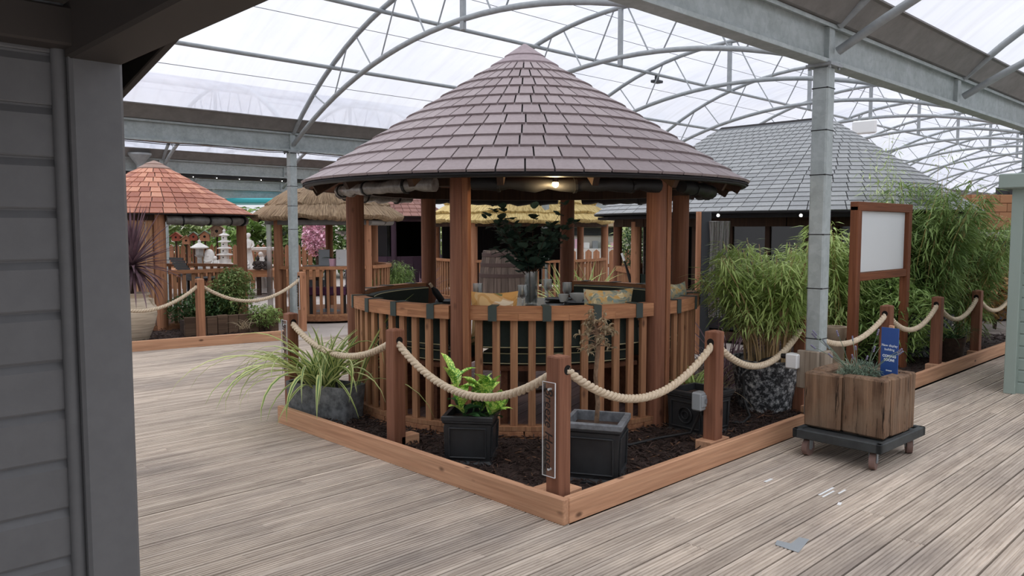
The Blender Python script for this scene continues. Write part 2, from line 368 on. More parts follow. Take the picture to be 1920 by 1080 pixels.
leafmat('leaf_aucuba_dark', '2f5230', '42693a', 30.); leafmat('leaf_bamboo', '95ad5c', 'c3d68a'); leafmat('leaf_bamboo_dark', '6d8a4a', '9db56a'); leafmat('leaf_shrub', '5e7440', '8c9c5e'); leafmat('leaf_shrub_dark', '34502e', '557042')
leafmat('leaf_tree', '4a6a38', '8aa858', .6); leafmat('leaf_eucalyptus', '324c40', '5a7466'); leafmat('leaf_lavender', '6b7f6c', '93a58e'); leafmat('leaf_grass_dry', '8a7b62', 'ab9a7c'); leafmat('leaf_grass', '6f8a48', '9cb068')
leafmat('leaf_pale', 'a9bd78', 'cfd8a0', .8); leafmat('leaf_autumn', '8a6a4a', 'a98a55')
def glass(name, tint, mixf=.3, rough=.05):
    s = NT(name); tr = s.n('BsdfTransparent', {'Color': tint}); gl = s.n('BsdfGlossy', {'Color': (1, 1, 1, 1), 'Roughness': rough})
    lw = s.n('LayerWeight', {'Blend': .5}); pw = s.n('Math', {0: lw.outputs['Facing'], 1: 4.}, operation='POWER'); f = s.n('Math', {0: pw.outputs[0], 1: .6, 2: mixf}, operation='MULTIPLY_ADD')
    mx = s.n('MixShader', {0: f.outputs[0], 1: tr.outputs[0], 2: gl.outputs[0]}); s.t.links.new(mx.outputs[0], s.out.inputs[0])
glass('clear_glass', (.9, .92, .92, 1), .24, .3); glass('acrylic', (.93, .93, .93, 1), .03); glass('pvc_window', (.3, .3, .32, 1), .05, .08); glass('pvc_clear', (.72, .71, .7, 1), .14, .3)
s = NT('bulb'); s.set(Base_Color=(1, .8, .4, 1), Emission_Color=(1, .72, .3, 1), Emission_Strength=14.)
s = NT('bulb_white'); s.set(Base_Color=(1, 1, 1, 1), Emission_Color=(1, .96, .9, 1), Emission_Strength=9.)
# ------------------------------------------------------------ floor: slab + decking planks
b = MB(); b.box((24, 20, -.09), (76, 72, .1)); floor = tag(b.build('floor', 'concrete'), 'pale concrete ground carrying grooved timber decking', None, None, 'structure')
MB().prism([(-.62, -.72), (13.2, -.72), (13.2, 2.9), (3.1, 2.9), (3.1, 6.05), (8.5, 6.05), (8.5, 10.2), (5.5, 10.4), (3.2, 10.95), (3.2, 11.6), (-.62, 11.6)], -.039, -.034).build('deck_gap_shade', 'hole', floor)  # near-black sheet added under the planks, painting the shade seen in their gaps
PW = .145
def plank_mesh(L):
    m = MB(); w = PW - .01; pr = [(-w / 2, -.026), (-w / 2, -.003), (-w / 2 + .004, 0)]; n = 6; st = (w - .008) / n
    for i in range(n):
        y = -w / 2 + .004 + st * i
        pr += [(y + st * .5, 0), (y + st * .62, -.0055), (y + st * .88, -.0055), (y + st, 0)] if i < n - 1 else [(y + st, 0)]
    pr += [(w / 2, -.003), (w / 2, -.026)]
    k = len(pr); vs = [(-L / 2, y, z) for y, z in pr] + [(L / 2, y, z) for y, z in pr]
    m.add(vs, [(i, i + 1, k + i + 1, k + i) for i in range(k - 1)] + [list(range(k))[::-1], list(range(k, 2 * k))])
    return m.mesh('plank', 'deck_wood')
PM = {}
def plank(x0, x1, y):
    L = round(x1 - x0 - .004, 2)
    if L < .12: return
    if L not in PM: PM[L] = plank_mesh(L)
    link('plank', PM[L], floor, ((x0 + x1) / 2, y, .003 + U(-.0015, .0015)), radians(U(-.04, .04)))
y = -.62; row = 0
while y < 11.6:
    X0 = -.6
    if y < 2.81: X1 = 13.2
    elif y < 6.03: X1 = 3.14
    else: X1 = 8.6
    if y > 10.35: X1 = 3.3 + (10.95 - y) * 4 if y < 10.9 else 3.3
    x = X0 - (row * 1.37) % 3.0; row += 1
    if X1 - (x + 3.0 * math.floor((X1 - x) / 3.0)) < .3: x += .4
    while x < X1:
        e = x + 3.0; a, c = max(x, X0), min(e, X1)
        if c > a: plank(a, c, y)
        x = e
    y += PW
b = MB()
for (x, yy, sx_, sy_, r_) in ((4.62, 2.02, .16, .012, 0), (4.66, 2.05, .2, .014, 0), (4.72, 1.98, .1, .012, 0), (4.6, 2.4, .09, .02, 0), (4.5, 1.9, .05, .02, .2)):
    b.box((x, yy, .0052), (sx_, sy_, .0012), r_)
b.build('paint_mark', 'white_plastic', floor)
b = MB(); b.prism([(3.66, 1.74), (3.86, 1.78), (3.85, 1.83), (3.74, 1.82), (3.73, 1.89), (3.67, 1.87)], .0048, .0058); b.build('tape_patch', 'grey_box', floor)

# ------------------------------------------------------------ ceiling: polytunnel roof with girders, columns, arched trusses
SK = .045; YG = [-6.27, 2.77, 11.81, 18.13, 24.45, 30.8]
ceil = link('ceiling', None); ceil.empty_display_size = .1; tag(ceil, 'translucent polythene tunnel roof on galvanised girders, columns and arched trusses', None, None, 'structure')
def arcz(t, half, z0, rise):
    R = (half * half + rise * rise) / (2 * rise); return z0 + rise - R + sqrt(max(0, R * R - t * t))
def bay(y0, y1, lo, up):
    half = (y1 - y0) / 2; ym = (y0 + y1) / 2
    fl = lambda y: arcz(y - ym, half, 2.93, lo); fu = lambda y: arcz(y - ym, half, 3.1, up)
    return half, ym, fl, fu
def truss_meshes(y0, y1, lo, up, rod=True):
    half, ym, fl, fu = bay(y0, y1, lo, up); n = 26; ys = [y0 + .07 + (y1 - y0 - .14) * i / n for i in range(n + 1)]
    P = lambda y, z: (SK * (y - y0), y - y0, z)
    u = MB().tube([P(y, fu(y)) for y in ys], .036, 8).mesh('roof_truss', 'galv_tube', .8)
    l = MB().tube([P(y, fl(y)) for y in ys], .036, 8).mesh('lower_chord', 'galv_tube', .8)
    h = MB(); h.box((SK * (ym - y0), ym - y0, (fl(ym) + fu(ym)) / 2 - .05), (.05, .07, fu(ym) - fl(ym) + .16), ch=.006); h = h.mesh('hanger_plate', 'galv_tube')
    rods = []; k = 7; st = (y1 - y0) / (2 * k)
    for i in range(2 * k):
        if i == 0 or i == 2 * k - 1: continue
        a, c = y0 + st * i + .12, y0 + st * (i + 1) - .12
        z = ((fu(a), fl(c)) if i % 2 else (fl(a), fu(c)))
        rods.append((P(a, z[0]), P(c, z[1])))
    return u, l, h, [MB().tube(r, .011, 6).mesh('web_rod', 'galv_tube', .8) for r in rods], rods
BAYS = [(0, 1.16, 1.7, [-3.29 + 3 * i for i in range(9)]), (1, 1.16, 1.7, [.05 + 3 * i for i in range(16)]), (2, .85, 1.2, [3.45 + 3 * i for i in range(8)]), (3, .85, 1.2, [3.7 + 3 * i for i in range(9)]), (4, .85, 1.2, [3.95 + 3 * i for i in range(9)])]
for bi, lo, up, xs in BAYS:
    y0, y1 = YG[bi], YG[bi + 1]; u, l, h, rm, rods = truss_meshes(y0, y1, lo, up)
    jr = MB()
    for r in rods: jr.tube(r, .011, 5)
    jm = jr.mesh('web_rods', 'galv_tube', .8)
    for i, x in enumerate(xs):
        sx0 = SK * (YG[bi] - YG[1]) if bi > 1 else 0
        t = link('roof_truss', u, ceil, (x, y0, 0)); link('lower_chord', l, t); link('hanger_plate', h, t)
        if bi == 1 and i < 6:
            for m in rm: link('web_rod', m, t)
        else: link('web_rods', jm, t)
    half, ym, fl, fu = bay(y0, y1, lo, up)
    # polythene sheet
    n = 28; X0, X1 = (-7, 55) if bi < 2 else (-4, 46); vs = []; ys = [y0 + .12 + (y1 - y0 - .24) * i / n for i in range(n + 1)]
    nx = 24
    for j in range(nx + 1):
        for yy in ys: vs.append((X0 + (X1 - X0) * j / nx, yy, fu(yy) + .05))
    m = MB(); m.add(vs, [(j * (n + 1) + i, j * (n + 1) + i + 1, (j + 1) * (n + 1) + i + 1, (j + 1) * (n + 1) + i) for j in range(nx) for i in range(n)])
    m.build('polythene_sheet', 'membrane', ceil, .8)
    # purlins and tension wires along the bay
    for f in ((-.69, -.38) if bi == 0 else (.38, .69) if bi == 1 else (-.45, .45)):
        yy = ym + f * half; MB().tube([(xs[0], yy, fu(yy) - .06), (xs[-1], yy, fu(yy) - .06)], .03, 8).build('purlin', 'galv_tube', ceil, .8)
    if bi < 3:
        for f in (-.55, -.2, .1, .24, .52, .8):
            yy = ym + f * half; MB().tube([(X0 + (X1 - X0) * q / 40, yy, fu(yy) + .035) for q in range(41)], .004, 4).build('tension_wire', 'metal_dark', ceil)
# girders, gutters, brackets
for gi, yg in enumerate(YG):
    X0, X1 = (-6, 52) if gi < 3 else (-2, 44)
    m = MB(); m.box(((X0 + X1) / 2, yg, 3.01), (X1 - X0, .014, .28))
    for z in (2.866, 3.154): m.box(((X0 + X1) / 2, yg, z), (X1 - X0, .13, .012))
    for s in (-1, 1): m.box(((X0 + X1) / 2, yg + s * .064, 2.876), (X1 - X0, .006, .03)); m.box(((X0 + X1) / 2, yg + s * .064, 3.144), (X1 - X0, .006, .03))
    g = m.build('girder', 'galvanised', ceil)
    m = MB(); m.add([(x, yg + dy, z) for x in (X0, X1) for dy, z in ((-.1, 3.165), (.1, 3.165), (.27, 3.33), (.31, 3.33), (.31, 3.345), (-.31, 3.345), (-.31, 3.33), (-.27, 3.33))], [(i, (i + 1) % 8, 8 + (i + 1) % 8, 8 + i) for i in range(8)] + [list(range(8))[::-1], list(range(8, 16))])
    m.build('gutter', 'gutter_grey', ceil)
    xs = sorted(set([x for bi, lo, up, q in BAYS for x in q if bi == gi] + [x + (SK * (YG[gi] - YG[gi - 1]) if gi else 0) for bi, lo, up, q in BAYS for x in q if bi == gi - 1]))
    xs = [x for i, x in enumerate(xs) if i == 0 or x - xs[i - 1] > .25]
    bm = MB(); bm.box((0, 0, 3.01), (.09, .1, .27), ch=.004); bm = bm.mesh('truss_bracket', 'galvanised')
    for x in xs: link('truss_bracket', bm, ceil, (x, yg, 0))
# columns
ties = {1: (2.78, 2.28, 1.75, 1.22, .80)}
def column(x, yg, detail):
    m = MB(); m.box((0, 0, 1.42), (.125, .125, 2.84), ch=.012); c = m.build('column', 'galvanised', ceil, None, (x, yg, 0))
    m = MB(); m.box((0, 0, 2.85), (.2, .2, .02)); m.box((0, 0, .01), (.22, .22, .02))
    for sx_ in (-1, 1):
        for sy_ in (-1, 1): m.tube([(sx_ * .08, sy_ * .08, 2.82), (sx_ * .08, sy_ * .08, 2.87)], .012, 6)
    m.build('end_plate', 'galv_tube', c)
    for z in detail: MB().box((0, 0, z), (.131, .131, .01), ch=.004).build('cable_tie', 'black', c)
    return c
colR = column(6.03, 2.77, (2.68, 2.36, 2.02, 1.56, 1.14, .745))
for x in (.05, 12.05, 18.05, 24.05, 30.05): column(x, 2.77, (2.4, 1.8))
colL = column(6.45, 11.81, (2.62, 2.3, 1.98, 1.6))
for x in (.45, 12.45, 18.45, 24.45): column(x, 11.81, ())
for x in (6.45, 12.45, 18.45): column(x + .3, 18.13, ()); column(x + .6, 24.45, ())
for x in (5.9,):                               # rainwater hopper and downpipe on the third girder
    m = MB(); m.tube([(6.2, 17.95, 0), (6.2, 17.95, 3.0)], .07, 12); m.lathe([(.07, 2.98), (.2, 3.16), (.24, 3.2), (.24, 3.24), (.01, 3.24)], 14, (6.2, 17.95, 0)); m.build('downpipe', 'galv_tube', ceil, .7)
# dark roller shade box under the third girder, cables along girders
MB().box((18, 18.2, 2.83), (28, .2, .1), ch=.01).build('shade_box', 'black', ceil)
for i, x in enumerate([6.3 + .55 * k for k in range(22)]): MB().ball((x, 18.08, 2.79), .009, 8, 6).build('lamp', 'bulb_white', ceil)
m = MB()
for dz in (0, .02): m.tube([(-2 + i * .5, 11.74, 2.85 - dz - .012 * sin(i * 2.1)) for i in range(60)], .006, 5)
m.build('cable', 'black', ceil)
# flood lamp clipped to a purlin of the main bay
m = MB(); hf, ym, fl, fu = bay(YG[1], YG[2], 1.16, 1.7); yy = ym + .38 * hf; z = fu(yy) - .14
m.box((12.55, yy, z - .05), (.22, .14, .05), ch=.01); m.box((12.55, yy, z), (.1, .03, .1)); m.build('flood_lamp', 'metal_dark', ceil)
m = MB(); m.box((17.95, ym, 3.86), (.12, .52, .3), ch=.03); m.build('heater_box', 'white_plastic', ceil)
m = MB(); m.tube([(17.95, ym - .12, 4.0), (17.95, ym - .12, 4.12)], .03, 6); m.tube([(17.95, ym + .12, 4.0), (17.95, ym + .12, 4.12)], .03, 6); m.build('heater_bracket', 'galv_tube', ceil)

# ------------------------------------------------------------ dark grey garden building close on the left
XC, YW = .78, 2.42
shed = thing('garden_building', 'dark grey clad garden building with porch beam filling the left edge', 'building', (0, 0, 0))
MB().box((-1.64, YW + 1.2, 1.05), (4.6, 2.36, 2.1)).build('wall_core', 'soffit', shed)
def clad(L):
    m = MB(); h = .138; pr = [(-.0, 0), (-.016, 0), (-.018, .004), (-.018, .112), (-.006, .132), (-.006, .138), (0, .138)]; k = len(pr)
    return m.add([(x, y, z) for x in (-L / 2, L / 2) for y, z in pr], [(i, i + 1, k + i + 1, k + i) for i in range(k - 1)] + [list(range(k)), list(range(k, 2 * k))[::-1]])
cm = clad(4.3).mesh('cladding_board', 'shed_grey')
for i in range(16): link('cladding_board', cm, shed, (-1.5, YW, .138 * i))
MB().box((XC - .07, YW - .01, 1.1), (.135, .11, 2.2), ch=.009).build('corner_post', 'shed_grey', shed)
m = MB(); m.tube([(XC - .152, YW - .022, 0), (XC - .152, YW - .022, 2.2)], .02, 10); m.build('corner_bead', 'shed_grey', shed, .8)
MB().box((XC - .07, YW - 1.0, 2.13), (.14, 2.1, .15), ch=.008).build('porch_beam', 'shed_dark', shed)
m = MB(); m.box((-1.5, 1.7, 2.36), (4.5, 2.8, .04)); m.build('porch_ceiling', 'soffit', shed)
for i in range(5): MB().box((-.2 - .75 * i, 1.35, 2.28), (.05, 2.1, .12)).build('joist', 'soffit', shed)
MB().box((-1.5, YW - .06, 2.13), (4.4, .09, .1), ch=.006).build('wall_plate', 'shed_dark', shed)
m = MB(); m.bar((XC + .24, 3.16, 2.16), (XC + .24, .3, 2.816), .03, .16, .004); m.build('barge_board', 'shed_dark', shed)
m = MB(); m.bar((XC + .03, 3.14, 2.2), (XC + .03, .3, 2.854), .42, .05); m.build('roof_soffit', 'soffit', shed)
m = MB(); m.bar((-3.6, 3.12, 2.14), (XC + .24, 3.12, 2.14), .03, .14, .004); m.build('fascia_board', 'shed_dark', shed)
m = MB(); m.bar((-1.6, 3.14, 2.28), (-1.6, .3, 2.934), 4.8, .04); m.build('roof', 'shed_dark', shed)

# ------------------------------------------------------------ sage green shed at the right edge
sg = thing('garden_shed', 'pale sage green shiplap shed at the right edge', 'shed', (8.81, 2.13, 0))
MB().box((1.0, -.85, 1.0), (1.9, 1.6, 1.98)).build('wall_core', 'sage_paint', sg)
MB().box((.0, -.045, 1.0), (.1, .1, 2.0), ch=.006).build('corner_post', 'sage_paint', sg)
m = MB(); h = .118; pr = [(0, 0), (.016, .003), (.016, .098), (.005, .112), (.005, .118), (0, .118)]; k = len(pr); L = 1.6
m.add([(-x + .05, y, z) for y in (-.09, -.09 - L) for x, z in pr], [(i, i + 1, k + i + 1, k + i) for i in range(k - 1)] + [list(range(k)), list(range(k, 2 * k))[::-1]])
cm = m.mesh('cladding_board', 'sage_paint')
for i in range(17): link('cladding_board', cm, sg, (0, 0, .118 * i))
MB().box((.95, -.9, 2.06), (2.2, 2.0, .14), ch=.01).build('roof', 'sage_paint', sg)
# ------------------------------------------------------------ round houses (gazebos)
def row_radii(re, rt, n):
    return [re + (rt - re) * i / n for i in range(n + 1)]
def tile_mesh(rb, rt, zb, zt, wb, wt, t, mat, straight=False):
    d = Vector((rb - rt, 0, zb - zt)).normalized(); nrm = Vector((-d.z, 0, d.x))
    m = MB(); vs = []
    g = .0055
    for r, z, w, o in ((rb, zb, wb, t * 1.15), (rt, zt, wt, .004)):
        for hgt in (o, max(0, o - t)):
            for s in (-1, 1): vs.append((r + nrm.x * hgt, s * (w / 2 - g), z + nrm.z * hgt))
    # 0,1 bottom-edge top ; 2,3 bottom-edge under ; 4,5 top-edge top ; 6,7 top-edge under
    m.add(vs, [(0, 1, 5, 4), (2, 6, 7, 3), (0, 2, 3, 1), (4, 5, 7, 6), (0, 4, 6, 2), (1, 3, 7, 5)]); return m
def tiled_roof(root, re, ze, rt, zt, rows, width, mat, cap_mat, za, t=.014, limit=300, face=225, capr=None, prof=None, len_y=0):
    """rows of slates as parts: the ones towards the viewer one by one, the rest joined. len_y stretches the cone into a ridge along y."""
    rr = row_radii(re, rt, rows); zf = prof or (lambda r: ze + (zt - ze) * (re - r) / (re - rt)); items = []
    for i in range(rows):
        rb = rr[i]; rtp = max(.02, rr[i + 1] - .035 * (1 if rows < 20 else .6)); w = width(i)
        n = max(10, int(round(tau * rb / w)))
        if len_y: n = 2 * (n // 2)
        me = tile_mesh(rb, rtp, zf(rb), zf(rtp), 2 * rb * math.tan(pi / n), 2 * rtp * math.tan(pi / n), t, mat); off = U(0, 1) * tau / n if not len_y else 0
        for k in range(n):
            a = off + (k + .5) * tau / n
            M = Matrix.Translation((0, (len_y / 2 if sin(a) > 0 else -len_y / 2) if len_y else 0, 0)) @ Matrix.Rotation(a, 4, 'Z')
            items.append((cos(a - radians(face)) - .015 * i, me, M, i))
        if len_y:
            ns = max(1, int(round(len_y / w))); ws = len_y / ns; me2 = tile_mesh(rb, rtp, zf(rb), zf(rtp), ws, ws, t, mat)
            sh = 0
            for k in range(ns):
                for a in (0, pi): items.append((cos(a - radians(face)) - .015 * i, me2, Matrix.Translation((0, -len_y / 2 + (k + .5) * ws, 0)) @ Matrix.Rotation(a, 4, 'Z'), i))
    items.sort(key=lambda q: -q[0]); cache = {}; rest = MB()
    for j, (s_, me, M, i) in enumerate(items):
        if j < limit:
            if id(me) not in cache: cache[id(me)] = me.mesh('roof_tile', mat)
            link('roof_tile', cache[id(me)], root, M=M)
        else: rest.add([M @ Vector(v) for v in me.v], me.f)
    if rest.v: stuff(rest.build('roof_tiles', mat, root))
    # boarded cone under the slates
    m = MB(); n = 40
    pts = []
    for j in range(n):
        a = tau * (j + .5) / n; pts.append((cos(a), sin(a), (1 if sin(a) > 0 else -1) * len_y / 2))
    prof2 = [(re - .01, -.02), (re + .004, -.012), (re + .002, .0)] + [(r, 0) for r in rr[1:]] + [(.02, 0)]
    vs = [(max(r, .01) * x, max(r, .01) * y + o, (zf(r) if r > rt * .5 else zf(max(r, .02))) + dz - .004) for r, dz in prof2 for x, y, o in pts]
    k = len(prof2); m.add(vs, [(i * n + j, i * n + (j + 1) % n, (i + 1) * n + (j + 1) % n, (i + 1) * n + j) for i in range(k - 1) for j in range(n)])
    m.build('roof_deck', 'dark_void', root, .8)
    # cap
    if not len_y:
        cz = zf(rt); cr = capr or rt * .45; ce = zf(cr)
        MB().lathe([(rt + .008, cz - .006), (rt + .01, cz + .02), (cr, ce + .02)], 36).build('ridge_collar', cap_mat, root, .8)
        MB().lathe([(cr + .032, ce - .006), (cr + .034, ce + .012), (.012, za + .012), (.001, za + .003)], 30).build('ridge_cap', cap_mat, root, .7)
def ring_sections(root, rp, n, start, kinds, rw, zr0, zr1, nbal, floor_z, det=2, mats=('baluster_wood', 'rail_wood'), gap=.075, plinth=True, bal=(.036, .055)):
    """rails and balusters between neighbouring posts; kinds gives 'rail', 'open' or 'wall' for each section"""
    bm = MB(); bm.box((0, 0, (floor_z + .02 + zr0) / 2), (bal[0], bal[1], zr0 - floor_z - .02), ch=.004); bm = bm.mesh('baluster', mats[0])
    ga = gap / rp
    for k, kd in enumerate(kinds):
        a0 = radians(start) + tau * k / n + ga; a1 = radians(start) + tau * (k + 1) / n - ga
        if kd == 'open': continue
        if kd == 'wall':
            nb = 14; wm = MB(); wd = 2 * rp * math.tan((a1 - a0) / 2 / nb); wm.box((rp, 0, (.05 + zr1 + .95) / 2), (.025, wd - .006, zr1 + .9), ch=.004); wm = wm.mesh('wall_board', 'cladding_wood')
            for j in range(nb): link('wall_board', wm, root, rz=a0 + (a1 - a0) * (j + .5) / nb)
            continue
        seg = 4 if det > 1 else 2; hz = (zr1 - zr0) / 2
        for lay in range(2 if det > 1 else 1):
            z0, z1 = (zr0 + lay * hz + (.001 if lay else 0), zr0 + (lay + 1) * hz) if det > 1 else (zr0, zr1)
            ends = [0] + [(j + (.5 if lay else 0)) / seg for j in range(1 if not lay else 0, seg)] + [1]
            for e0, e1 in zip(ends, ends[1:]):
                w_ = (a1 - a0) * (e1 - e0); rm = MB().arc(rw - .05, rw + .05, z0, z1, -w_ / 2 + .0004, w_ / 2 - .0004, 5)
                rm = MB().add([(v[0] * 0 + v[1], -v[0], v[2]) for v in rm.v], rm.f)
                rm.build('rail_block', mats[1], root, rz=a0 + (a1 - a0) * (e0 + e1) / 2 + pi / 2)
        for j in range(nbal): link('baluster', bm, root, rz=a0 + (a1 - a0) * (j + .5) / nbal, loc=None).location = (rw * cos(a0 + (a1 - a0) * (j + .5) / nbal), rw * sin(a0 + (a1 - a0) * (j + .5) / nbal), 0)
        pm = MB().arc(rw - .05, rw + .045, floor_z - .01, floor_z + .022, a0 - .01, a1 + .01, 10); pm.build('bottom_plate', mats[0], root)
def post_ring(root, rp, n, start, r, z0, z1, mat='post_wood', sides=20, only=None):
    m = MB(); m.lathe([(r, z0), (r, z1), (.001, z1)], sides); pm = m.mesh('post', mat, .6); out = []
    for k in range(n):
        if only and k not in only: continue
        a = radians(start) + tau * k / n; out.append(link('post', pm, root, (rp * cos(a), rp * sin(a), 0)))
    return out

GC = Vector((5.16, 5.16, 0))
gz = thing('gazebo', 'large round timber gazebo with a conical purple-grey slate roof and rope-fenced bed', 'gazebo', GC)
WD = [.2, .192, .183, .172, .16, .146, .132, .122, .108, .094, .082]
tiled_roof(gz, 1.97, 1.985, .3, 3.05, 11, lambda i: WD[i], 'purple_tile', 'purple_cap', 3.262, .02, 300, 225, .15, prof=lambda r: 1.985 + 1.065 * (max(0, 1.97 - r) / 1.67))
# underside boards and rafters, ring beam
m = MB(); m.lathe([(1.92, 1.955), (.05, 3.1)], 48); m.build('roof_lining', 'bench_wood', gz, .8)
for k in range(18):
    a = tau * k / 18; MB().bar((.15 * cos(a), .15 * sin(a), 2.98), (1.9 * cos(a), 1.9 * sin(a), 1.93), .045, .07).build('rafter', 'dark_wood', gz)
for k in range(6):
    a0, a1 = radians(207 + 60 * k), radians(267 + 60 * k)
    MB().arc(1.44, 1.56, 1.92, 2.04, a0, a1, 8).build('ring_beam', 'dark_wood', gz)
MB().lathe([(1.92, 1.952), (1.955, 1.956), (1.96, 1.975), (1.92, 1.978), (1.92, 1.952)], 60).build('eaves_trim', 'black', gz, .8)
posts = post_ring(gz, 1.53, 6, 207, .078, .02, 1.99)
# flat battens on two front posts
for ang, da in ((207, 1), (267, 1)):
    a = radians(ang); p = Vector((1.53 * cos(a), 1.53 * sin(a), 0)); t = Vector((-sin(a), cos(a), 0)); o = Vector((cos(a), sin(a), 0))
    q = p + o * .05 + t * (.068 * da); MB().box((q.x, q.y, 1.02), (.055, .05, 1.94), a, ch=.005).build('batten', 'red_wood', gz)
KINDS = ['rail', 'rail', 'rail', 'open', 'rail', 'rail']     # from 207 deg: front right of 207..267, 267..327, 327..27, 27..87, 87..147, 147..207
ring_sections(gz, 1.53, 6, 207, KINDS, 1.53, .935, 1.035, 11, .125)
# floor boards and plinth blocks
nb = 22; st = 3.06 / nb
for j in range(nb):
    y = -1.53 + st * (j + .5); hw = sqrt(max(.05, 1.5 ** 2 - y * y)); MB().box((0, y, .112), (2 * hw, st - .006, .022)).build('floor_board', 'floor_wood', gz, rz=radians(20))
nbk = 48; bw = 2 * 1.56 * math.tan(pi / nbk)
for lay, (z0, z1, o) in enumerate(((.0, .066, 0), (.069, .112, .5))):
    n_ = nbk if not lay else 40; bm = MB().box((1.55, 0, (z0 + z1) / 2), (.045, 2 * 1.56 * math.tan(pi / n_) - .008, z1 - z0), ch=.005).mesh('plinth_block', 'red_wood_x')
    for j in range(n_): link('plinth_block', bm, gz, rz=tau * (j + o) / n_)
m = MB(); m.lathe([(1.52, .0), (1.52, .1), (.01, .1)], 40); m.build('plinth_core', 'dark_void', gz)
# benches
for k, kd in enumerate(KINDS):
    if kd != 'rail': continue
    a0, a1 = radians(207 + 60 * k + 4), radians(267 + 60 * k - 4)
    MB().arc(.98, 1.44, .54, .572, a0, a1, 10).build('bench_seat', 'bench_wood', gz)
    for f in (.15, .5, .85):
        a = a0 + (a1 - a0) * f; MB().box((1.22 * cos(a), 1.22 * sin(a), .33), (.38, .05, .42), a).build('bench_bracket', 'bench_wood', gz)
# lamp under the ring beam, rolled clear blinds with straps
pl = at(1041, 5.53, zy(343, 5.53)) - GC
m = MB(); m.tube([(pl.x, pl.y, pl.z + .0), (pl.x, pl.y, pl.z + .045)], .02, 10); m.build('lamp_holder', 'black', gz, .7)
MB().ball((pl.x, pl.y, pl.z - .01), .024, 10, 8).build('bulb', 'bulb', gz, 1)
L = bpy.data.lights.new('lamp_light', 'POINT'); L.energy = 5; L.color = (1, .72, .38); L.shadow_soft_size = .03
lo = bpy.data.objects.new('lamp_light', L); COL.objects.link(lo); lo.parent = gz; lo.location = (pl.x, pl.y, pl.z - .06)
def roll(root, rp, a0, a1, z, r, mat, straps=3, wob=.006, name='rolled_blind'):
    P = []; n = 16
    for j in range(n + 1):
        a = a0 + (a1 - a0) * j / n; P.append((rp * cos(a), rp * sin(a), z + wob * sin(j * 2.3) - .012 * sin(pi * j / n)))
    rr = [r * (1 + .14 * sin(j * 1.7) + .08 * sin(j * 3.9)) for j in range(n + 1)]
    o = MB().tube(P, rr, 10).build(name, mat, root, 1.0)
    for q in range(straps):
        j = int(n * (q + .5) / straps); m = MB(); m.tube([P[j], Vector(P[j]).lerp(Vector(P[j + 1]), .22)], max(rr[j], rr[j + 1]) * 1.12, 10); m.build('strap', 'black', o)
for k in range(6):
    a0, a1 = radians(207 + 60 * k + 5), radians(267 + 60 * k - 5)
    roll(gz, 1.66, a0, a1, 1.93, .05, 'rolled_clear' if k in (5, 4) else 'black_rubber', 3)

# cushions, straps
def seat_cushion(k, kd):
    a0, a1 = radians(207 + 60 * k + 5), radians(267 + 60 * k - 5); sec = ('front', 'right', 'far right', '', 'far left', 'left')[k]
    t = thing('seat_cushion', f'dark green seat cushion with yellow piping on the {sec} gazebo bench', 'cushion', GC, 0, 'gazebo bench seat cushions')
    P = [(.985, .575), (.97, .6), (.97, .65), (.985, .675), (1.38, .675), (1.395, .65), (1.395, .6), (1.38, .575)]; n = 14
    vs = [(r * cos(a), r * sin(a), z) for j in range(n + 1) for a in [a0 + (a1 - a0) * j / n] for r, z in P]; q = len(P)
    MB().add(vs, [(j * q + i, j * q + (i + 1) % q, (j + 1) * q + (i + 1) % q, (j + 1) * q + i) for j in range(n) for i in range(q)] + [list(range(q))[::-1], list(range(n * q, n * q + q))]).build('pad', 'cushion_green', t, .5)
    for r, z in ((1.396, .588), (1.396, .664), (.968, .664)):
        MB().tube([(r * cos(a0 + (a1 - a0) * j / n), r * sin(a0 + (a1 - a0) * j / n), z) for j in range(n + 1)], .0045, 5).build('piping', 'piping', t, 1)
    t = thing('back_cushion', f'dark green back cushion strapped over the {sec} rail of the gazebo', 'cushion', GC, 0, 'gazebo bench back cushions')
    P = [(1.40, .71), (1.385, .73), (1.37, .98), (1.385, 1.0), (1.45, 1.0), (1.465, .98), (1.475, .73), (1.46, .71)]
    vs = [(r * cos(a), r * sin(a), z) for j in range(n + 1) for a in [a0 + (a1 - a0) * j / n] for r, z in P]
    MB().add(vs, [(j * q + i, j * q + (i + 1) % q, (j + 1) * q + (i + 1) % q, (j + 1) * q + i) for j in range(n) for i in range(q)] + [list(range(q))[::-1], list(range(n * q, n * q + q))]).build('pad', 'cushion_green', t, .5)
    for r, z in ((1.474, .722), (1.374, .99)):
        MB().tube([(r * cos(a0 + (a1 - a0) * j / n), r * sin(a0 + (a1 - a0) * j / n), z) for j in range(n + 1)], .0045, 5).build('piping', 'piping', t, 1)
    for f in (.09, .38, .66, .93):
        a = a0 + (a1 - a0) * f; m = MB(); da = .02
        m.arc(1.45, 1.587, 1.036, 1.041, a - da, a + da, 2); m.arc(1.582, 1.588, .93, 1.041, a - da, a + da, 2); m.build('strap', 'strap', t)
for k, kd in enumerate(KINDS):
    if kd == 'rail': seat_cushion(k, kd)
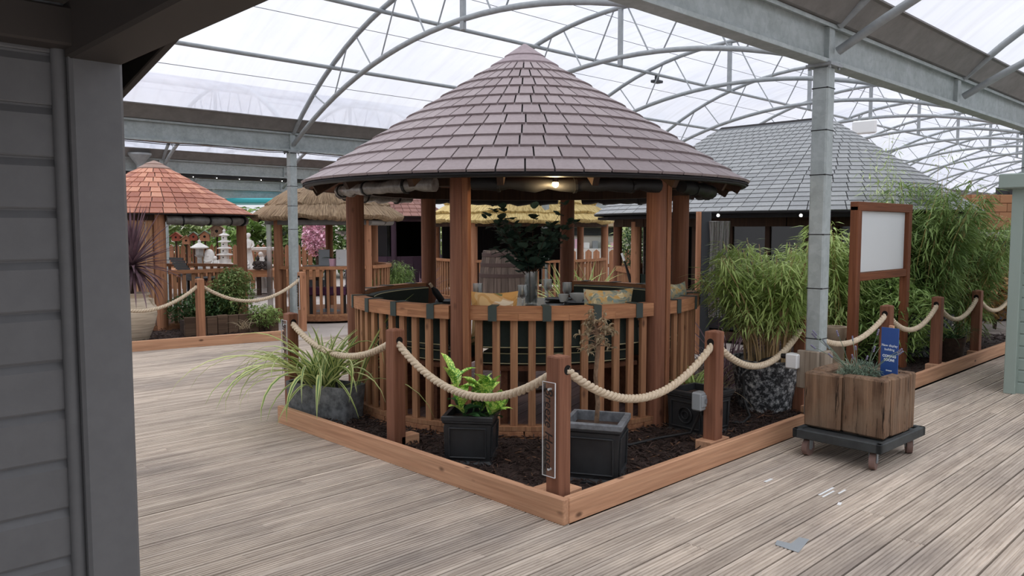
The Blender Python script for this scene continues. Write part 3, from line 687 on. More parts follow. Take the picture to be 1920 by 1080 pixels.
# scatter cushions
def pillow(label, pos, rz, tilt, w, h, mat):
    m = MB(); n = 10; vs = []
    for s_ in (-1, 1):
        for i in range(n + 1):
            for j in range(n + 1):
                u, v = i / n * 2 - 1, j / n * 2 - 1; th = .075 * (1 - u ** 4) * (1 - v ** 4) ** .8
                pin = 1 - .08 * (1 - abs(u) ** 2) * abs(v) ** 3; pin2 = 1 - .08 * (1 - abs(v) ** 2) * abs(u) ** 3
                vs.append((u * w / 2 * pin2, s_ * th, v * h / 2 * pin + h / 2))
    N = (n + 1) ** 2; fs = []
    for s_ in (0, 1):
        for i in range(n):
            for j in range(n):
                q = [s_ * N + i * (n + 1) + j, s_ * N + (i + 1) * (n + 1) + j, s_ * N + (i + 1) * (n + 1) + j + 1, s_ * N + i * (n + 1) + j + 1]; fs.append(q if s_ == 0 else q[::-1])
    M = Matrix.Rotation(rz, 4, 'Z') @ Matrix.Rotation(tilt, 4, 'X')
    t = thing('scatter_cushion', label, 'cushion', pos, 0, 'patterned scatter cushions'); MB().add([M @ Vector(v) for v in vs], fs).build('cover', mat, t, 1.2); return t
vr = radians(45.9 - 90)
pillow('orange botanical print cushion beside the front gazebo post', at(926, 6.24, .678), vr + .1, .1, .38, .44, 'cushion_orange')
pillow('grey and gold paisley cushion leaning on the front rail', at(1138, 6.26, .678), vr + .25, .1, .42, .46, 'cushion_paisley')
pillow('small bright patterned cushion behind the right gazebo post', at(1262, 6.95, .678), vr + 1.0, .1, .38, .46, 'cushion_paisley')
# ------------------------------------------------------------ table laid for dinner
TZ = .92
tb = thing('dining_table', 'round dark dining table inside the large gazebo', 'table', GC)
MB().lathe([(.001, TZ), (.58, TZ), (.595, TZ - .012), (.58, TZ - .03), (.001, TZ - .03)], 40).build('table_top', 'table_top', tb, .5)
MB().lathe([(.26, .124), (.26, .15), (.06, .19), (.05, .5), (.07, TZ - .03)], 20).build('pedestal', 'dark_wood', tb, .6)
def goblet(px, d, hgt, lab):
    p = at(px, d, TZ); t = thing('goblet', lab, 'glass', p, 0, 'ribbed wine goblets')
    MB().lathe([(.001, .002), (.034, .002), (.036, .006), (.012, .012), (.008, .03), (.014, .045), (.008, .06), (.01, hgt * .42), (.03, hgt * .5), (.04, hgt * .62), (.043, hgt), (.041, hgt), (.037, hgt * .62), (.006, hgt * .47)], 18, fn=lambda r, z, a: r * (1 + (.05 * cos(9 * a) if z > hgt * .45 else 0))).build('bowl_and_stem', 'clear_glass', t, 1.0)
goblet(895, 7.0, .2, 'ribbed clear goblet behind the orange cushion'); goblet(980, 6.8, .2, 'ribbed clear goblet in front of the glass vase')
goblet(1027, 7.6, .2, 'ribbed clear goblet farthest back, right of the glass vase'); goblet(1064, 7.15, .2, 'ribbed clear goblet beside the stacked pale bowls')
def plate_stack(px, d, n, lab, mat='slate_plate', r=.13):
    p = at(px, d, TZ)
    for i in range(n):
        t = tag(MB().lathe([(.001, .002), (r * .6, .002), (r, .014), (r, .018), (r * .6, .007), (.001, .007)], 26).build('plate', mat if i < n - 1 or mat == 'ceramic' else mat, None, .8, (p.x + U(-.006, .006), p.y + U(-.006, .006), p.z + .013 * i)), lab + (', top of its stack', ', under the top plate', ', lowest of its stack')[n - 1 - i if n - 1 - i < 2 else 2], 'plate', 'dinner plates on the gazebo table')
    return p
p = plate_stack(1085, 6.95, 3, 'dark slate plate in front of the pale bowls')
tag(MB().lathe([(.001, .004), (.03, .0), (.035, .008), (.075, .05), (.078, .075), (.074, .075), (.07, .05), (.001, .015)], 26).build('bowl', 'ceramic', None, .8, (p.x, p.y, p.z + .042)), 'pale ribbed bowl on the slate plates', 'bowl')
tag(MB().lathe([(.001, .0), (.03, .0), (.045, .04), (.047, .07), (.043, .07), (.001, .012)], 22).build('bowl', 'ceramic', None, .8, (p.x - .05, p.y + .13, TZ + .035)), 'smaller pale bowl behind the ribbed bowl', 'bowl')
plate_stack(1048, 7.45, 2, 'dark slate plate beside the rearmost goblet'); plate_stack(842, 7.1, 3, 'dark plate near the front left post')
p = plate_stack(933, 7.15, 1, 'wide pale plate behind the orange cushion', 'ceramic', .15)
m = MB(); q = at(827, 7.0, TZ + .05); b_ = thing('champagne_bottle', 'small dark bottle lying tilted on the table by the left post', 'bottle', q)
M_ = Matrix.Rotation(radians(-40), 4, 'Y'); m.lathe([(.001, 0), (.03, 0), (.03, .11), (.012, .16), (.012, .2), (.001, .2)], 14); MB().add([M_ @ Vector(v) for v in m.v], m.f).build('body', 'black', b_, .6)
m = MB(); m.lathe([(.0135, .165), (.0135, .203), (.001, .204)], 12); MB().add([M_ @ Vector(v) for v in m.v], m.f).build('foil', 'tan_pot', b_, .6)
# glass vase with eucalyptus
vs_ = thing('eucalyptus_vase', 'tall clear vase filled with netted pebbles holding dark eucalyptus branches', 'vase', at(996, 7.15, TZ))
MB().lathe([(.001, .004), (.05, .004), (.056, .01), (.062, .3), (.06, .3), (.054, .012), (.001, .012)], 24).build('glass', 'clear_glass', vs_, .8)
m = MB()
for i in range(150):
    a = U(0, tau); r = sqrt(R_()) * .045; m.ball((r * cos(a), r * sin(a), U(.02, .28)), U(.01, .016), 6, 4)
stuff(m.build('pebbles', 'leaf_eucalyptus', vs_, 1))
m = MB(); lf = MB(); lv = []
for k in range(5): lv.append(MB().leaf(Matrix(), .055, .05, .3, .1, 4, .1, prof=lambda t: sin(pi * min(1, t * .92 + .08)) ** .6).mesh('leaf', 'leaf_eucalyptus', 1))
for i in range(26):
    a = tau * i / 26 + U(-.2, .2); e = U(.9, 1.35); Ls = U(.38, .68); P = [Vector((0, 0, .2))]
    for j in range(7):
        P.append(P[-1] + Vector((cos(a) * cos(e), sin(a) * cos(e), sin(e))) * Ls / 6); e -= U(0, .12)
    MB().tube(P, [.005 - .0005 * j for j in range(8)], 5).build('stem', 'dark_trunk', vs_, 1)
    for j in range(2, 8):
        for s_ in range(4):
            M = Matrix.Translation(P[j]) @ Matrix.Rotation(U(0, tau), 4, 'Z') @ Matrix.Rotation(U(-.9, .4), 4, 'Y'); sc = U(1.1, 2.2) * (1.2 - .07 * j)
            link('leaf', lv[(i + s_) % 5], vs_, M=M @ Matrix.Scale(sc, 4))
# ------------------------------------------------------------ planted bed round the gazebo: timber edging, bark mulch
def edging(lab, a, b, h=.145, t=.045, grp='timber bed edging boards', mat='edging_wood'):
    a, b = Vector((*a, 0)), Vector((*b, 0)); d = b - a; L = d.length
    return tag(MB().box((L / 2, 0, h / 2), (L, t, h), ch=.005).build('edging_board', mat, None, None, a, atan2(d.y, d.x)), lab, 'edging', grp)
edging('pale timber edging board running left from the front bed corner', (3.112, 2.79), (3.112, 5.98))
edging('pale timber edging board running right from the front bed corner', (3.137, 2.812), (5.93, 2.812))
edging('timber edging board behind the wheeled sleeper planter', (6.12, 2.83), (8.2, 2.83))
edging('timber edging board running towards the sage shed', (8.21, 2.83), (13.2, 2.83))
def mulch(name, lab, polys, n, z=.055, seed=3):
    random.seed(seed); root = thing(name, lab, 'mulch'); root['kind'] = 'stuff'
    m = MB()
    for (x0, y0, x1, y1) in polys:
        nx, ny = max(2, int((x1 - x0) / .15)), max(2, int((y1 - y0) / .15)); vs = [(x0 + (x1 - x0) * i / nx, y0 + (y1 - y0) * j / ny, z + .018 * noise.noise((x0 + (x1 - x0) * i / nx * 3, y0 + (y1 - y0) * j / ny * 3, 1))) for i in range(nx + 1) for j in range(ny + 1)]
        m.add(vs, [(i * (ny + 1) + j, (i + 1) * (ny + 1) + j, (i + 1) * (ny + 1) + j + 1, i * (ny + 1) + j + 1) for i in range(nx) for j in range(ny)])
        m.box(((x0 + x1) / 2, (y0 + y1) / 2, .01), (x1 - x0, y1 - y0, .02))
    m.build('bark_bed', 'mulch', root); 
    ar = [(p[2] - p[0]) * (p[3] - p[1]) for p in polys]; tot = sum(ar); mm = [MB(), MB()]
    for p, a_ in zip(polys, ar):
        for i in range(int(n * a_ / tot)):
            x, y = U(p[0], p[2]), U(p[1], p[3])
            if (x - GC.x) ** 2 + (y - GC.y) ** 2 < 1.5 ** 2: continue
            M = Matrix.Translation((x, y, z + U(0, .03))) @ Matrix.Rotation(U(0, tau), 4, 'Z') @ Matrix.Rotation(U(-.5, .5), 4, 'Y') @ Matrix.Rotation(U(0, pi), 4, 'X')
            mm[1 if R_() < .05 else 0].box(None, (U(.025, .08), U(.004, .011), U(.003, .006)), M=M, top=(.6, .6))
    stuff(mm[0].build('bark_chips', 'mulch', root)); stuff(mm[1].build('pale_chips', 'mulch_pale', root))
mulch('bark_mulch', 'dark bark mulch filling the bed around the large gazebo', [(3.14, 2.84, 4.2, 5.94), (4.2, 2.84, 6.7, 3.95), (4.2, 3.95, 6.7, 5.9)], 15000)
mulch('bark_mulch', 'dark bark mulch behind the right edging near the bamboo', [(6.7, 2.86, 13.2, 5.2)], 3500, .05)

# ------------------------------------------------------------ rope fence
def rope_post(lab, x, y, h=.87, w=.095, rz=0, z0=.03, mat='post_wood', holes=(0, 1), grp='rope fence posts', block=None, hole_off=False):
    t = thing('rope_post', lab, 'post', (x, y, 0), rz, grp); m = MB()
    m.box((0, 0, (z0 + h) / 2), (w, w, h - z0), ch=.006); hw = w / 2 - .004
    m.add([(-hw, -hw, h), (hw, -hw, h), (hw, hw, h), (-hw, hw, h), (0, 0, h + .012)], [(0, 1, 4), (1, 2, 4), (2, 3, 4), (3, 0, 4)]); m.build('shaft', mat, t)
    for s_ in holes:
        a = s_ if isinstance(s_, float) else 0
        m = MB(); d = Vector((cos(a), sin(a), 0)) * (w / 2)
        off = Vector((.018 if hole_off else 0, 0, h - .075)); m.tube([-d * 1.02 + off, d * 1.02 + off], .028, 14); m.build('rope_hole', 'hole', t, .6)
    if block:
        bx, by, bl, bw_ = block; MB().box((bx, by, .075), (bl, bw_, .11), ch=.004).build('foot_block', 'edging_wood', t)
    return t
def rope(lab, a, b, sag, r=.026, grp='thick natural fence ropes'):
    a, b = Vector(a), Vector(b); L = (b - a).length; n = int(L * 75)
    def pt(t): p = a.lerp(b, t); p.z -= sag * 4 * t * (1 - t); return p
    root = thing('fence_rope', lab, 'rope', (0, 0, 0), 0, grp); d = (b - a); d.z = 0; d.normalize(); side = Vector((-d.y, d.x, 0)); turns = L * 9
    for k in range(3):
        P = []
        for i in range(n + 1):
            t = i / n; p = pt(t); tg = (pt(min(1, t + .005)) - pt(max(0, t - .005))).normalized(); up = side.cross(tg)
            an = tau * (turns * t + k / 3); P.append(p + (side * cos(an) + up * sin(an)) * r * .5)
        MB().tube(P, r * .56, 7).build('strand', 'rope', root, 1.2)
H = .87; hz = H - .075
FP = [(3.4, 6.3), (3.26, 4.55), (3.205, 2.935), (4.83, 2.95), (6.37, 3.05), (7.94, 2.95), (9.35, 2.94), (10.69, 2.92), (12.3, 2.92)]
HH = [.865, .895, .9, .89, .86, .86, .86, .86, .86]
LAB = ['fence post behind the slate trough of strap leaves', 'fence post left of the spotted-leaf plant, beside black planter', 'front corner fence post carrying a clear name plate', 'fence post in front of the crested black planter', 'fence post half hidden behind the steel column', 'fence post behind the blue sign of the sleeper planter', 'fence post right of the whiteboard frame', 'darker fence post nearest the sage shed', 'fence post hidden behind the sage shed']
for i, ((x, y), h) in enumerate(zip(FP, HH)):
    ang = [pi / 2, pi / 2, 0., 0., 0., 0., 0., 0., 0.][i]
    hl = [float(ang)] if i != 2 else [pi / 2]
    rope_post(LAB[i], x, y, h, .1 if i else .095, 0, .03 if i not in (2,) else .1, 'post_wood' if i != 7 else 'dark_wood' if False else 'post_wood', hl, block=[None, (.09, .0, .16, .1), (.06, .06, .2, .2), (.0, .0, .24, .13), (0, -.1, .2, .1), None, (0, 0, .26, .13), (0, 0, .2, .13), None][i], hole_off=i == 2)
SG = [.2, .27, .27, .25, .22, .22, .22, .22]
RL = ['rope over the slate trough of strap leaves', 'rope in front of the spotted-leaf plant', 'rope in front of the bare-stemmed tree in black pot', 'rope in front of the potted bamboo clump', 'rope behind the steel column and the tan pot', 'rope from the blue sign to the next post', 'rope between the two right posts near the sage shed', 'rope running behind the sage shed']
for i in range(8):
    a, b = FP[i], FP[i + 1]
    if i == 2: a = (3.228, 2.9)
    rope('twisted pale ' + RL[i], (a[0], a[1], HH[i] - .075), (b[0], b[1], HH[i + 1] - .075), SG[i])
# clear plates with lettering
def name_plate(lab, x, y, z0, z1, w=.095):
    t = thing('name_plate', lab, 'sign', (x, y, 0), 0, 'clear name plates'); MB().box((0, 0, (z0 + z1) / 2), (.006, w, z1 - z0), ch=.001).build('acrylic_plate', 'acrylic', t)
    hgt = z1 - z0
    for y_ in (-w / 2, w / 2): MB().box((0, y_, (z0 + z1) / 2), (.007, .0015, hgt)).build('polished_edge', 'board_white', t)
    for z_ in (z0, z1): MB().box((0, 0, z_), (.007, w, .0015)).build('polished_edge', 'board_white', t)
    X, Z = Vector((0, 0, -1)), Vector((-1, 0, 0)); Y = Z.cross(X); M = Matrix((X, Y, Z)).transposed().to_4x4(); M.translation = (-.0042, 0, (z0 + z1) / 2 + .01)
    text_mesh('lettering', 'Breeze House', hgt * .15, 'ink_black', t, M, .28)
    for z in (z0 + .04, z1 - .04): MB().tube([(-.006, 0, z), (.022, 0, z)], .007, 10).build('stand_off', 'ceramic', t, .6)
name_plate('clear acrylic name plate on the front corner post', 3.138, 2.945, .23, .76)
name_plate('clear acrylic name plate on the post behind the slate trough', 3.335, 6.3, .33, .81)

# ------------------------------------------------------------ planters in the bed
def square_pot(lab, c, rz, w, z0, h, crest=False):
    t = thing('square_planter', lab, 'planter', (c[0], c[1], z0), rz, 'black square planters'); m = MB(); b = w * .86
    def shell(r):  # r: list of (half, z)
        vs = [(sx_ * q, sy_ * q, z) for q, z in r for sx_, sy_ in ((-1, -1), (1, -1), (1, 1), (-1, 1))]
        return vs, [(i * 4 + j, i * 4 + (j + 1) % 4, i * 4 + 4 + (j + 1) % 4, i * 4 + 4 + j) for i in range(len(r) - 1) for j in range(4)]
    m.add(*shell([(w * .47, 0), (w * .47, h * .07), (b / 2, h * .12), (w * .455, h * .84), (w * .49, h * .87), (w * .49, h * .9)])); m.add([(-w * .47, -w * .47, 0), (w * .47, -w * .47, 0), (w * .47, w * .47, 0), (-w * .47, w * .47, 0)], [(3, 2, 1, 0)]); m.build('body', 'black_pot', t)
    MB().add(*shell([(w * .49, h * .9), (w * .505, h * .915), (w * .505, h * .985), (w * .49, h), (w * .42, h), (w * .42, h * .8)])).build('rim', 'pot_rim' if w > .36 and not crest else 'black_pot', t)
    MB().box((0, 0, h * .82), (w * .84, w * .84, .02)).build('soil', 'soil', t)
    for k in range(4):
        R = Matrix.Rotation(k * pi / 2, 4, 'Z'); m = MB(); tl = atan2(w * .455 - b / 2, h * .72)
        F = R @ Matrix.Translation((0, -(b / 2 + .006), h * .12)) @ Matrix.Rotation(tl, 4, 'X'); hh = h * .7
        for bx, bz, sx_, sz_ in ((0, hh * .1, w * .72, .01), (0, hh * .92, w * .72, .01), (-w * .355, hh * .51, .01, hh * .83), (w * .355, hh * .51, .01, hh * .83)):
            m.box(None, (sx_, .014, sz_), M=F @ Matrix.Translation((bx, 0, bz)), ch=.003)
        if crest:
            m.tube([F @ Vector((.06 * cos(a), -.004, hh * .5 + .06 * sin(a))) for a in [tau * q / 20 for q in range(20)]], .006, 6, closed=True); m.tube([F @ Vector((.03 * cos(a), -.004, hh * .5 + .03 * sin(a))) for a in [tau * q / 12 for q in range(12)]], .005, 6, closed=True)
        m.build('moulded_panel', 'black_pot', t)
    return t
square_pot('black square planter holding the spotted-leaf plant', (3.45, 3.95), radians(38), .34, .04, .34)
square_pot('black square planter with worn grey rim holding the bare-stemmed tree', (3.76, 3.12), radians(29), .37, .04, .39)
square_pot('black square planter with a round crest behind the right fence post', (5.2, 3.3), radians(-4), .37, .04, .34, True)
# slate trough with phormium
tr = thing('slate_trough', 'grey slate-effect trough at the left end of the bed', 'planter', (3.375, 5.70, .04), radians(-72))
m = MB(); n = 28
def sup(a, r1, r2, e=.3): return (r1 * math.copysign(abs(cos(a)) ** e, cos(a)), r2 * math.copysign(abs(sin(a)) ** e, sin(a)))
pr = [(.9, 0), (.92, .02), (1., .3), (.93, .3), (.9, .22)]
vs = [(sup(tau * j / n, .34, .14)[0] * s_, sup(tau * j / n, .34, .14)[1] * s_, z) for s_, z in pr for j in range(n)]
m.add(vs, [(i * n + j, i * n + (j + 1) % n, (i + 1) * n + (j + 1) % n, (i + 1) * n + j) for i in range(len(pr) - 1) for j in range(n)] + [list(range(n))[::-1]]); m.build('body', 'slate_stone', tr, .6)
m = MB(); m.add([(x * .89, y * .89, .24) for x, y in [sup(tau * j / n, .34, .14) for j in range(n)]], [list(range(n))]); m.box((0, 0, .18), (.44, .16, .1)); m.build('soil', 'soil', tr)
random.seed(5)
def strap_plant(name, lab, cat, loc, variants, n, mats, spread, el, az=(0, tau), grp=None, sc=(.7, 1.1), scale_z=1):
    t = thing(name, lab, cat, loc, 0, grp); V = []
    for (L, W, dr, e, fold) in variants:
        V.append((MB().leaf(Matrix(), L, W, dr, e, 9, fold, (1, 0) if len(mats) > 1 else (0, 0)).mesh('leaf', mats, 1)))
    for i in range(n):
        a = U(*az); r = U(0, 1)
        M = Matrix.Translation((spread[0] * U(-1, 1), spread[1] * U(-1, 1), 0)) @ Matrix.Rotation(a, 4, 'Z') @ Matrix.Rotation(-U(*el), 4, 'Y') @ Matrix.Rotation(U(-.4, .4), 4, 'X')
        link('leaf', V[i % len(V)], t, M=M @ Matrix.Scale(U(*sc), 4))
    return t
PV = [(.75, .024, 1.9, .9, .25), (.85, .028, 2.3, .8, .2), (.6, .022, 1.1, 1.1, .3), (.9, .026, 1.6, .7, .2), (.55, .03, .8, 1.2, .25), (.8, .022, 2.6, 1.0, .25)]
ph = strap_plant('strap_leaf_plant', 'green and cream striped strap-leaf plant arching out of the slate trough', 'plant', (3.365, 5.74, .27), PV, 95, ['leaf_phormium', 'leaf_phormium_edge'], (.1, .14), (-.25, .35), sc=(.85, 1.3))
V = [MB().leaf(Matrix(), L, .042, dr, e, 10, .15, (1, 0)).mesh('leaf', ['leaf_phormium', 'leaf_phormium_edge'], 1) for L, dr, e in ((.95, 2.0, .75), (.8, 2.6, .8), (.75, .7, 1.25), (.7, 2.4, 1.0))]
for az, k, sc in ((2.5, 0, 1.1), (2.75, 0, 1.2), (3.1, 0, 1.0), (3.5, 1, 1.0), (3.8, 1, .95), (4.1, 1, .9), (4.6, 3, .9), (2.2, 0, .9), (-.9, 2, 1.0), (-1.1, 2, 1.1), (-.7, 3, 1.0), (5.0, 3, .8), (3.3, 0, 1.05), (2.9, 1, 1.1)):
    link('leaf', V[k], ph, M=Matrix.Translation((.03 * U(-1, 1) + (.16 if az < 0 else 0), -.05 - (.22 if az < 0 else 0), 0)) @ Matrix.Rotation(az, 4, 'Z') @ Matrix.Scale(sc * 1.22, 4))
# spotted laurel
def aucmat():
    s = NT('leaf_spotted'); v = s.n('TexVoronoi', {'Vector': s.coord((1, 1, 1)), 'Scale': 95.}).outputs['Distance']; nz = s.n('TexNoise', {'Vector': s.coord((1, 1, 1)), 'Scale': 14., 'Detail': 3.}).outputs['Fac']
    c = s.ramp(s.n('Math', {0: v, 1: nz}, operation='MULTIPLY').outputs[0], [(.13, hx('dbe88a')), (.22, hx('b4d860')), (.36, hx('5c9a3e'))]); s.set(Base_Color=c, Roughness=.4)
aucmat()
au = thing('spotted_laurel', 'bright green laurel with yellow-spotted leaves in black planter', 'plant', (3.45, 3.95, .3))
op = lambda t: sin(pi * (t * .96 + .04)) ** .75
V = [MB().leaf(Matrix(), L, W, dr, e, 6, .18, prof=op).mesh('leaf', mt, 1) for L, W, dr, e, mt in ((.17, .068, .7, .8, 'leaf_spotted'), (.16, .06, .4, 1.1, 'leaf_spotted'), (.14, .055, 1.0, .6, 'leaf_spotted'), (.13, .055, 1.2, .3, 'leaf_aucuba_dark'))]
for (sx_, sy_, hgt, lean) in ((-.03, .03, .3, (-.05, .06)), (.02, -.03, .24, (.04, -.08)), (.05, .06, .2, (.1, .02)), (-.05, -.02, .18, (-.1, -.02)), (.0, -.08, .12, (.06, -.14)), (.04, -.04, .1, (.12, -.1))):
    P = [Vector((sx_, sy_, 0)), Vector((sx_ + lean[0] * .4, sy_ + lean[1] * .4, hgt * .5)), Vector((sx_ + lean[0], sy_ + lean[1], hgt))]
    MB().tube(P, .006, 6).build('stem', 'leaf_aucuba_dark', au, 1)
    for j in range(10):
        f = .35 + .65 * j / 9; q = P[0].lerp(P[2], f); k = 3 if f < .6 and R_() < .6 else j % 3
        link('leaf', V[k], au, M=Matrix.Translation(q) @ Matrix.Rotation(j * 2.4 + sx_ * 30, 4, 'Z') @ Matrix.Rotation(-U(-.2, .5) * f, 4, 'Y') @ Matrix.Scale(U(.95, 1.3), 4))
# bare-stemmed little tree
dt = thing('bare_tree', 'bare little standard tree with dried curled twigs in black pot', 'tree', (3.78, 3.14, .36))
P = [(0, 0, 0), (.008, -.006, .15), (.0, .01, .32), (.012, 0, .5), (.006, .008, .62)]
MB().tube(P, [.016, .014, .013, .014, .016], 8).build('trunk', 'bark', dt, 1)
for i in range(26):
    a = U(0, tau); e = U(-.2, 1.2); p = Vector((.008, .004, U(.5, .64))); Q = [p]
    for j in range(4): Q.append(Q[-1] + Vector((cos(a) * cos(e), sin(a) * cos(e), sin(e))) * U(.02, .04)); a += U(-.7, .7); e += U(-.6, .5)
    o = MB().tube(Q, [.0055, .005, .004, .003, .002], 5).build('twig', 'bark', dt, 1)
    m = MB()
    for j in range(9): m.leaf(Matrix.Translation(Q[2 + j % 3]) @ Matrix.Rotation(U(0, tau), 4, 'Z') @ Matrix.Rotation(U(-1.2, .6), 4, 'Y'), U(.03, .055), .012, 2.5, .3, 4, .5)
    m.build('dried_leaves', 'leaf_grass_dry', o, 1)
m = MB()
for i in range(40): m.box(None, (U(.03, .06), .005, .003), M=Matrix.Translation((U(-.13, .13), U(-.13, .13), -.01 + U(0, .01))) @ Matrix.Rotation(U(0, tau), 4, 'Z'))
stuff(m.build('fallen_leaves', 'leaf_grass_dry', dt))
# grey weatherproof socket on the post, cables
bx = thing('socket_box', 'grey weatherproof socket box hung beside the crested planter', 'socket', (4.77, 3.02, .33))
MB().box((0, 0, .065), (.1, .08, .13), ch=.01).build('housing', 'grey_box', bx); MB().box((-.005, -.043, .07), (.075, .012, .085), ch=.006).build('lid', 'grey_box', bx); MB().tube([(0, -.05, .07), (0, -.054, .07)], .018, 12).build('switch', 'pot_rim', bx, .6)
MB().tube([(0.02, .0, 0), (.02, .0, -.04)], .014, 8).build('gland', 'black', bx, .6)
tag(MB().tube([(4.79, 3.03, .3), (4.82, 3.12, .14), (4.7, 3.3, .09), (4.4, 3.35, .085), (4.25, 3.55, .085), (4.4, 3.75, .09), (4.62, 3.7, .14)], .011, 7).build('power_cable', 'black_rubber', None, 1), 'black cable looping over the mulch beside the bare-stemmed tree', 'cable')
# ------------------------------------------------------------ foliage helpers
def foliage(n, shape, size, droop=.6, w=.3, aim=None, seed=1, up=0.):
    """many small folded leaves in one mesh; shape() gives a point"""
    rnd = random.Random(seed); m = MB(); V = m.v; F = m.f
    for i in range(n):
        p = Vector(shape(rnd)); a = rnd.uniform(0, tau); e = rnd.uniform(-droop, droop * .5) + up; L = size * rnd.uniform(.6, 1.25); W = L * w
        d = Vector((cos(a) * cos(e), sin(a) * cos(e), sin(e))); sd = Vector((-sin(a), cos(a), rnd.uniform(-.5, .5))) * (W / 2)
        b = len(V); mid = p + d * (L * .45); V += [tuple(p), tuple(mid + sd), tuple(p + d * L + Vector((0, 0, -L * .2))), tuple(mid - sd)]; F.append([b, b + 1, b + 2, b + 3]); m.mi.append(0)
    return m
def ell(c, r, inner=.25):
    def f(q):
        while True:
            v = Vector((q.uniform(-1, 1), q.uniform(-1, 1), q.uniform(-1, 1)))
            if inner < v.length <= 1: return (c[0] + v.x * r[0], c[1] + v.y * r[1], c[2] + v.z * r[2])
    return f
def shrub(name, lab, cat, loc, blobs, n, size, mat, w=.35, grp=None, stems=6, seed=1, smat='dark_trunk', core='leaf_shrub_dark', droop=.8):
    t = thing(name, lab, cat, loc, 0, grp)
    tot = sum(r[0] * r[1] * r[2] for c, r in blobs); m = MB()
    for i, (c, r) in enumerate(blobs):
        q = foliage(int(n * r[0] * r[1] * r[2] / tot), ell(c, r), size, droop, w, seed=seed + i); m.add(q.v, q.f)
    stuff(m.build('foliage', mat, t, 3))
    rnd = random.Random(seed)
    for k in range(stems):
        c, r = blobs[k % len(blobs)]; a = rnd.uniform(0, tau)
        tip = (c[0] + r[0] * .6 * cos(a), c[1] + r[1] * .6 * sin(a), c[2] + r[2] * .3)
        MB().tube([(c[0] * .2, c[1] * .2, 0), (tip[0] * .5, tip[1] * .5, tip[2] * .55), tip], [.012, .009, .004], 5).build('stem', smat, t, 1)
    return t
def bamboo(name, lab, loc, n, h, rb, rt, leaves, size, mat, canemat='cane', seed=1, low=.35, grp=None, lean=(0, 0), cr=.006):
    t = thing(name, lab, 'bamboo', loc, 0, grp); rnd = random.Random(seed); m = MB(); tips = []
    for i in range(n):
        a = rnd.uniform(0, tau); r0 = rb * sqrt(rnd.random()); r1 = rt * sqrt(rnd.random()); hh = h * rnd.uniform(.65, 1); b = a + rnd.uniform(-.8, .8)
        P = [Vector((r0 * cos(a) + (r1 * cos(b) - r0 * cos(a)) * f ** 1.6 + lean[0] * f * f, r0 * sin(a) + (r1 * sin(b) - r0 * sin(a)) * f ** 1.6 + lean[1] * f * f, hh * (f - .06 * f * f))) for f in (0, .25, .5, .75, 1)]
        MB().tube(P, [cr, cr * .95, cr * .8, cr * .6, cr * .3], 5).build('cane', canemat, t, 1); tips.append(P)
    per = leaves // n
    for P in tips:
        for j in range(per):
            f = low + (1 - low) * rnd.random() ** .8; k = min(3, int(f * 4)); p = P[k].lerp(P[k + 1], f * 4 - k); a = rnd.uniform(0, tau)
            tw = rnd.uniform(0, .16) * (h / 1.2) ** .5 * (1.2 - .6 * f); p = p + Vector((cos(a), sin(a), rnd.uniform(-.3, .4))) * tw
            a += rnd.uniform(-.6, .6); e = rnd.uniform(-.9, .35); L = size * rnd.uniform(.6, 1.3); d = Vector((cos(a) * cos(e), sin(a) * cos(e), sin(e))); sd = Vector((-sin(a), cos(a), rnd.uniform(-.4, .4))) * (L * .055)
            mid = p + d * (L * .35); m.add([p, mid + sd, p + d * L + Vector((0, 0, -.18 * L)), mid - sd], [(0, 1, 2, 3)])
    stuff(m.build('foliage', mat, t, 3)); return t
def lathe_pot(name, lab, loc, prof, mat, grp=None, soil=None, n=32, fn=None, cat='pot'):
    t = thing(name, lab, cat, loc, 0, grp); MB().lathe(prof, n, fn=fn).build('body', mat, t, .6)
    if soil: MB().lathe([(.001, soil[1] - .05), (soil[0] * .97, soil[1] - .05), (soil[0], soil[1]), (.001, soil[1])], n).build('soil', 'soil', t, .5)
    return t

# ------------------------------------------------------------ sleeper planter on a wheeled dolly
dl = thing('wheeled_dolly', 'black wheeled dolly carrying the sleeper planter', 'dolly', (5.62, 2.25, 0), radians(-2))
m = MB(); hx_, hy_ = .37, .31
for s_ in (-1, 1): m.box((0, s_ * (hy_ - .02), .165), (2 * hx_, .04, .065), ch=.006); m.box((s_ * (hx_ - .02), 0, .165), (.04, 2 * hy_, .065), ch=.006)
m.build('frame', 'trolley', dl)
for k in range(5): MB().box((-.26 + .13 * k, 0, .17), (.07, .56, .03)).build('slat', 'trolley', dl)
for k in range(2): MB().box((0, -.12 + .24 * k, .16), (.68, .06, .025)).build('cross_slat', 'trolley', dl)
for s_ in (-1, 1):
    for q in (-1, 1):
        x, y = s_ * .29, q * .23; a = U(-.6, .6); w_ = MB(); M = Matrix.Translation((x, y, .06)) @ Matrix.Rotation(a, 4, 'Z')
        w_.tube([M @ Vector((0, -.019, 0)), M @ Vector((0, .019, 0))], .058, 20); o = w_.build('castor', 'castor', dl, .6)
        w_ = MB()
        for e in (-1, 1): w_.box(None, (.045, .004, .08), M=M @ Matrix.Translation((0, e * .024, .035)))
        w_.box(None, (.06, .055, .01), M=M @ Matrix.Translation((0, 0, .073))); w_.tube([M @ Vector((0, -.026, 0)), M @ Vector((0, .026, 0))], .014, 10); w_.build('castor_fork', 'grey_box', o)
sp = thing('sleeper_planter', 'square planter of upright weathered railway sleepers on the dolly', 'planter', (5.64, 2.26, .198), radians(-2))
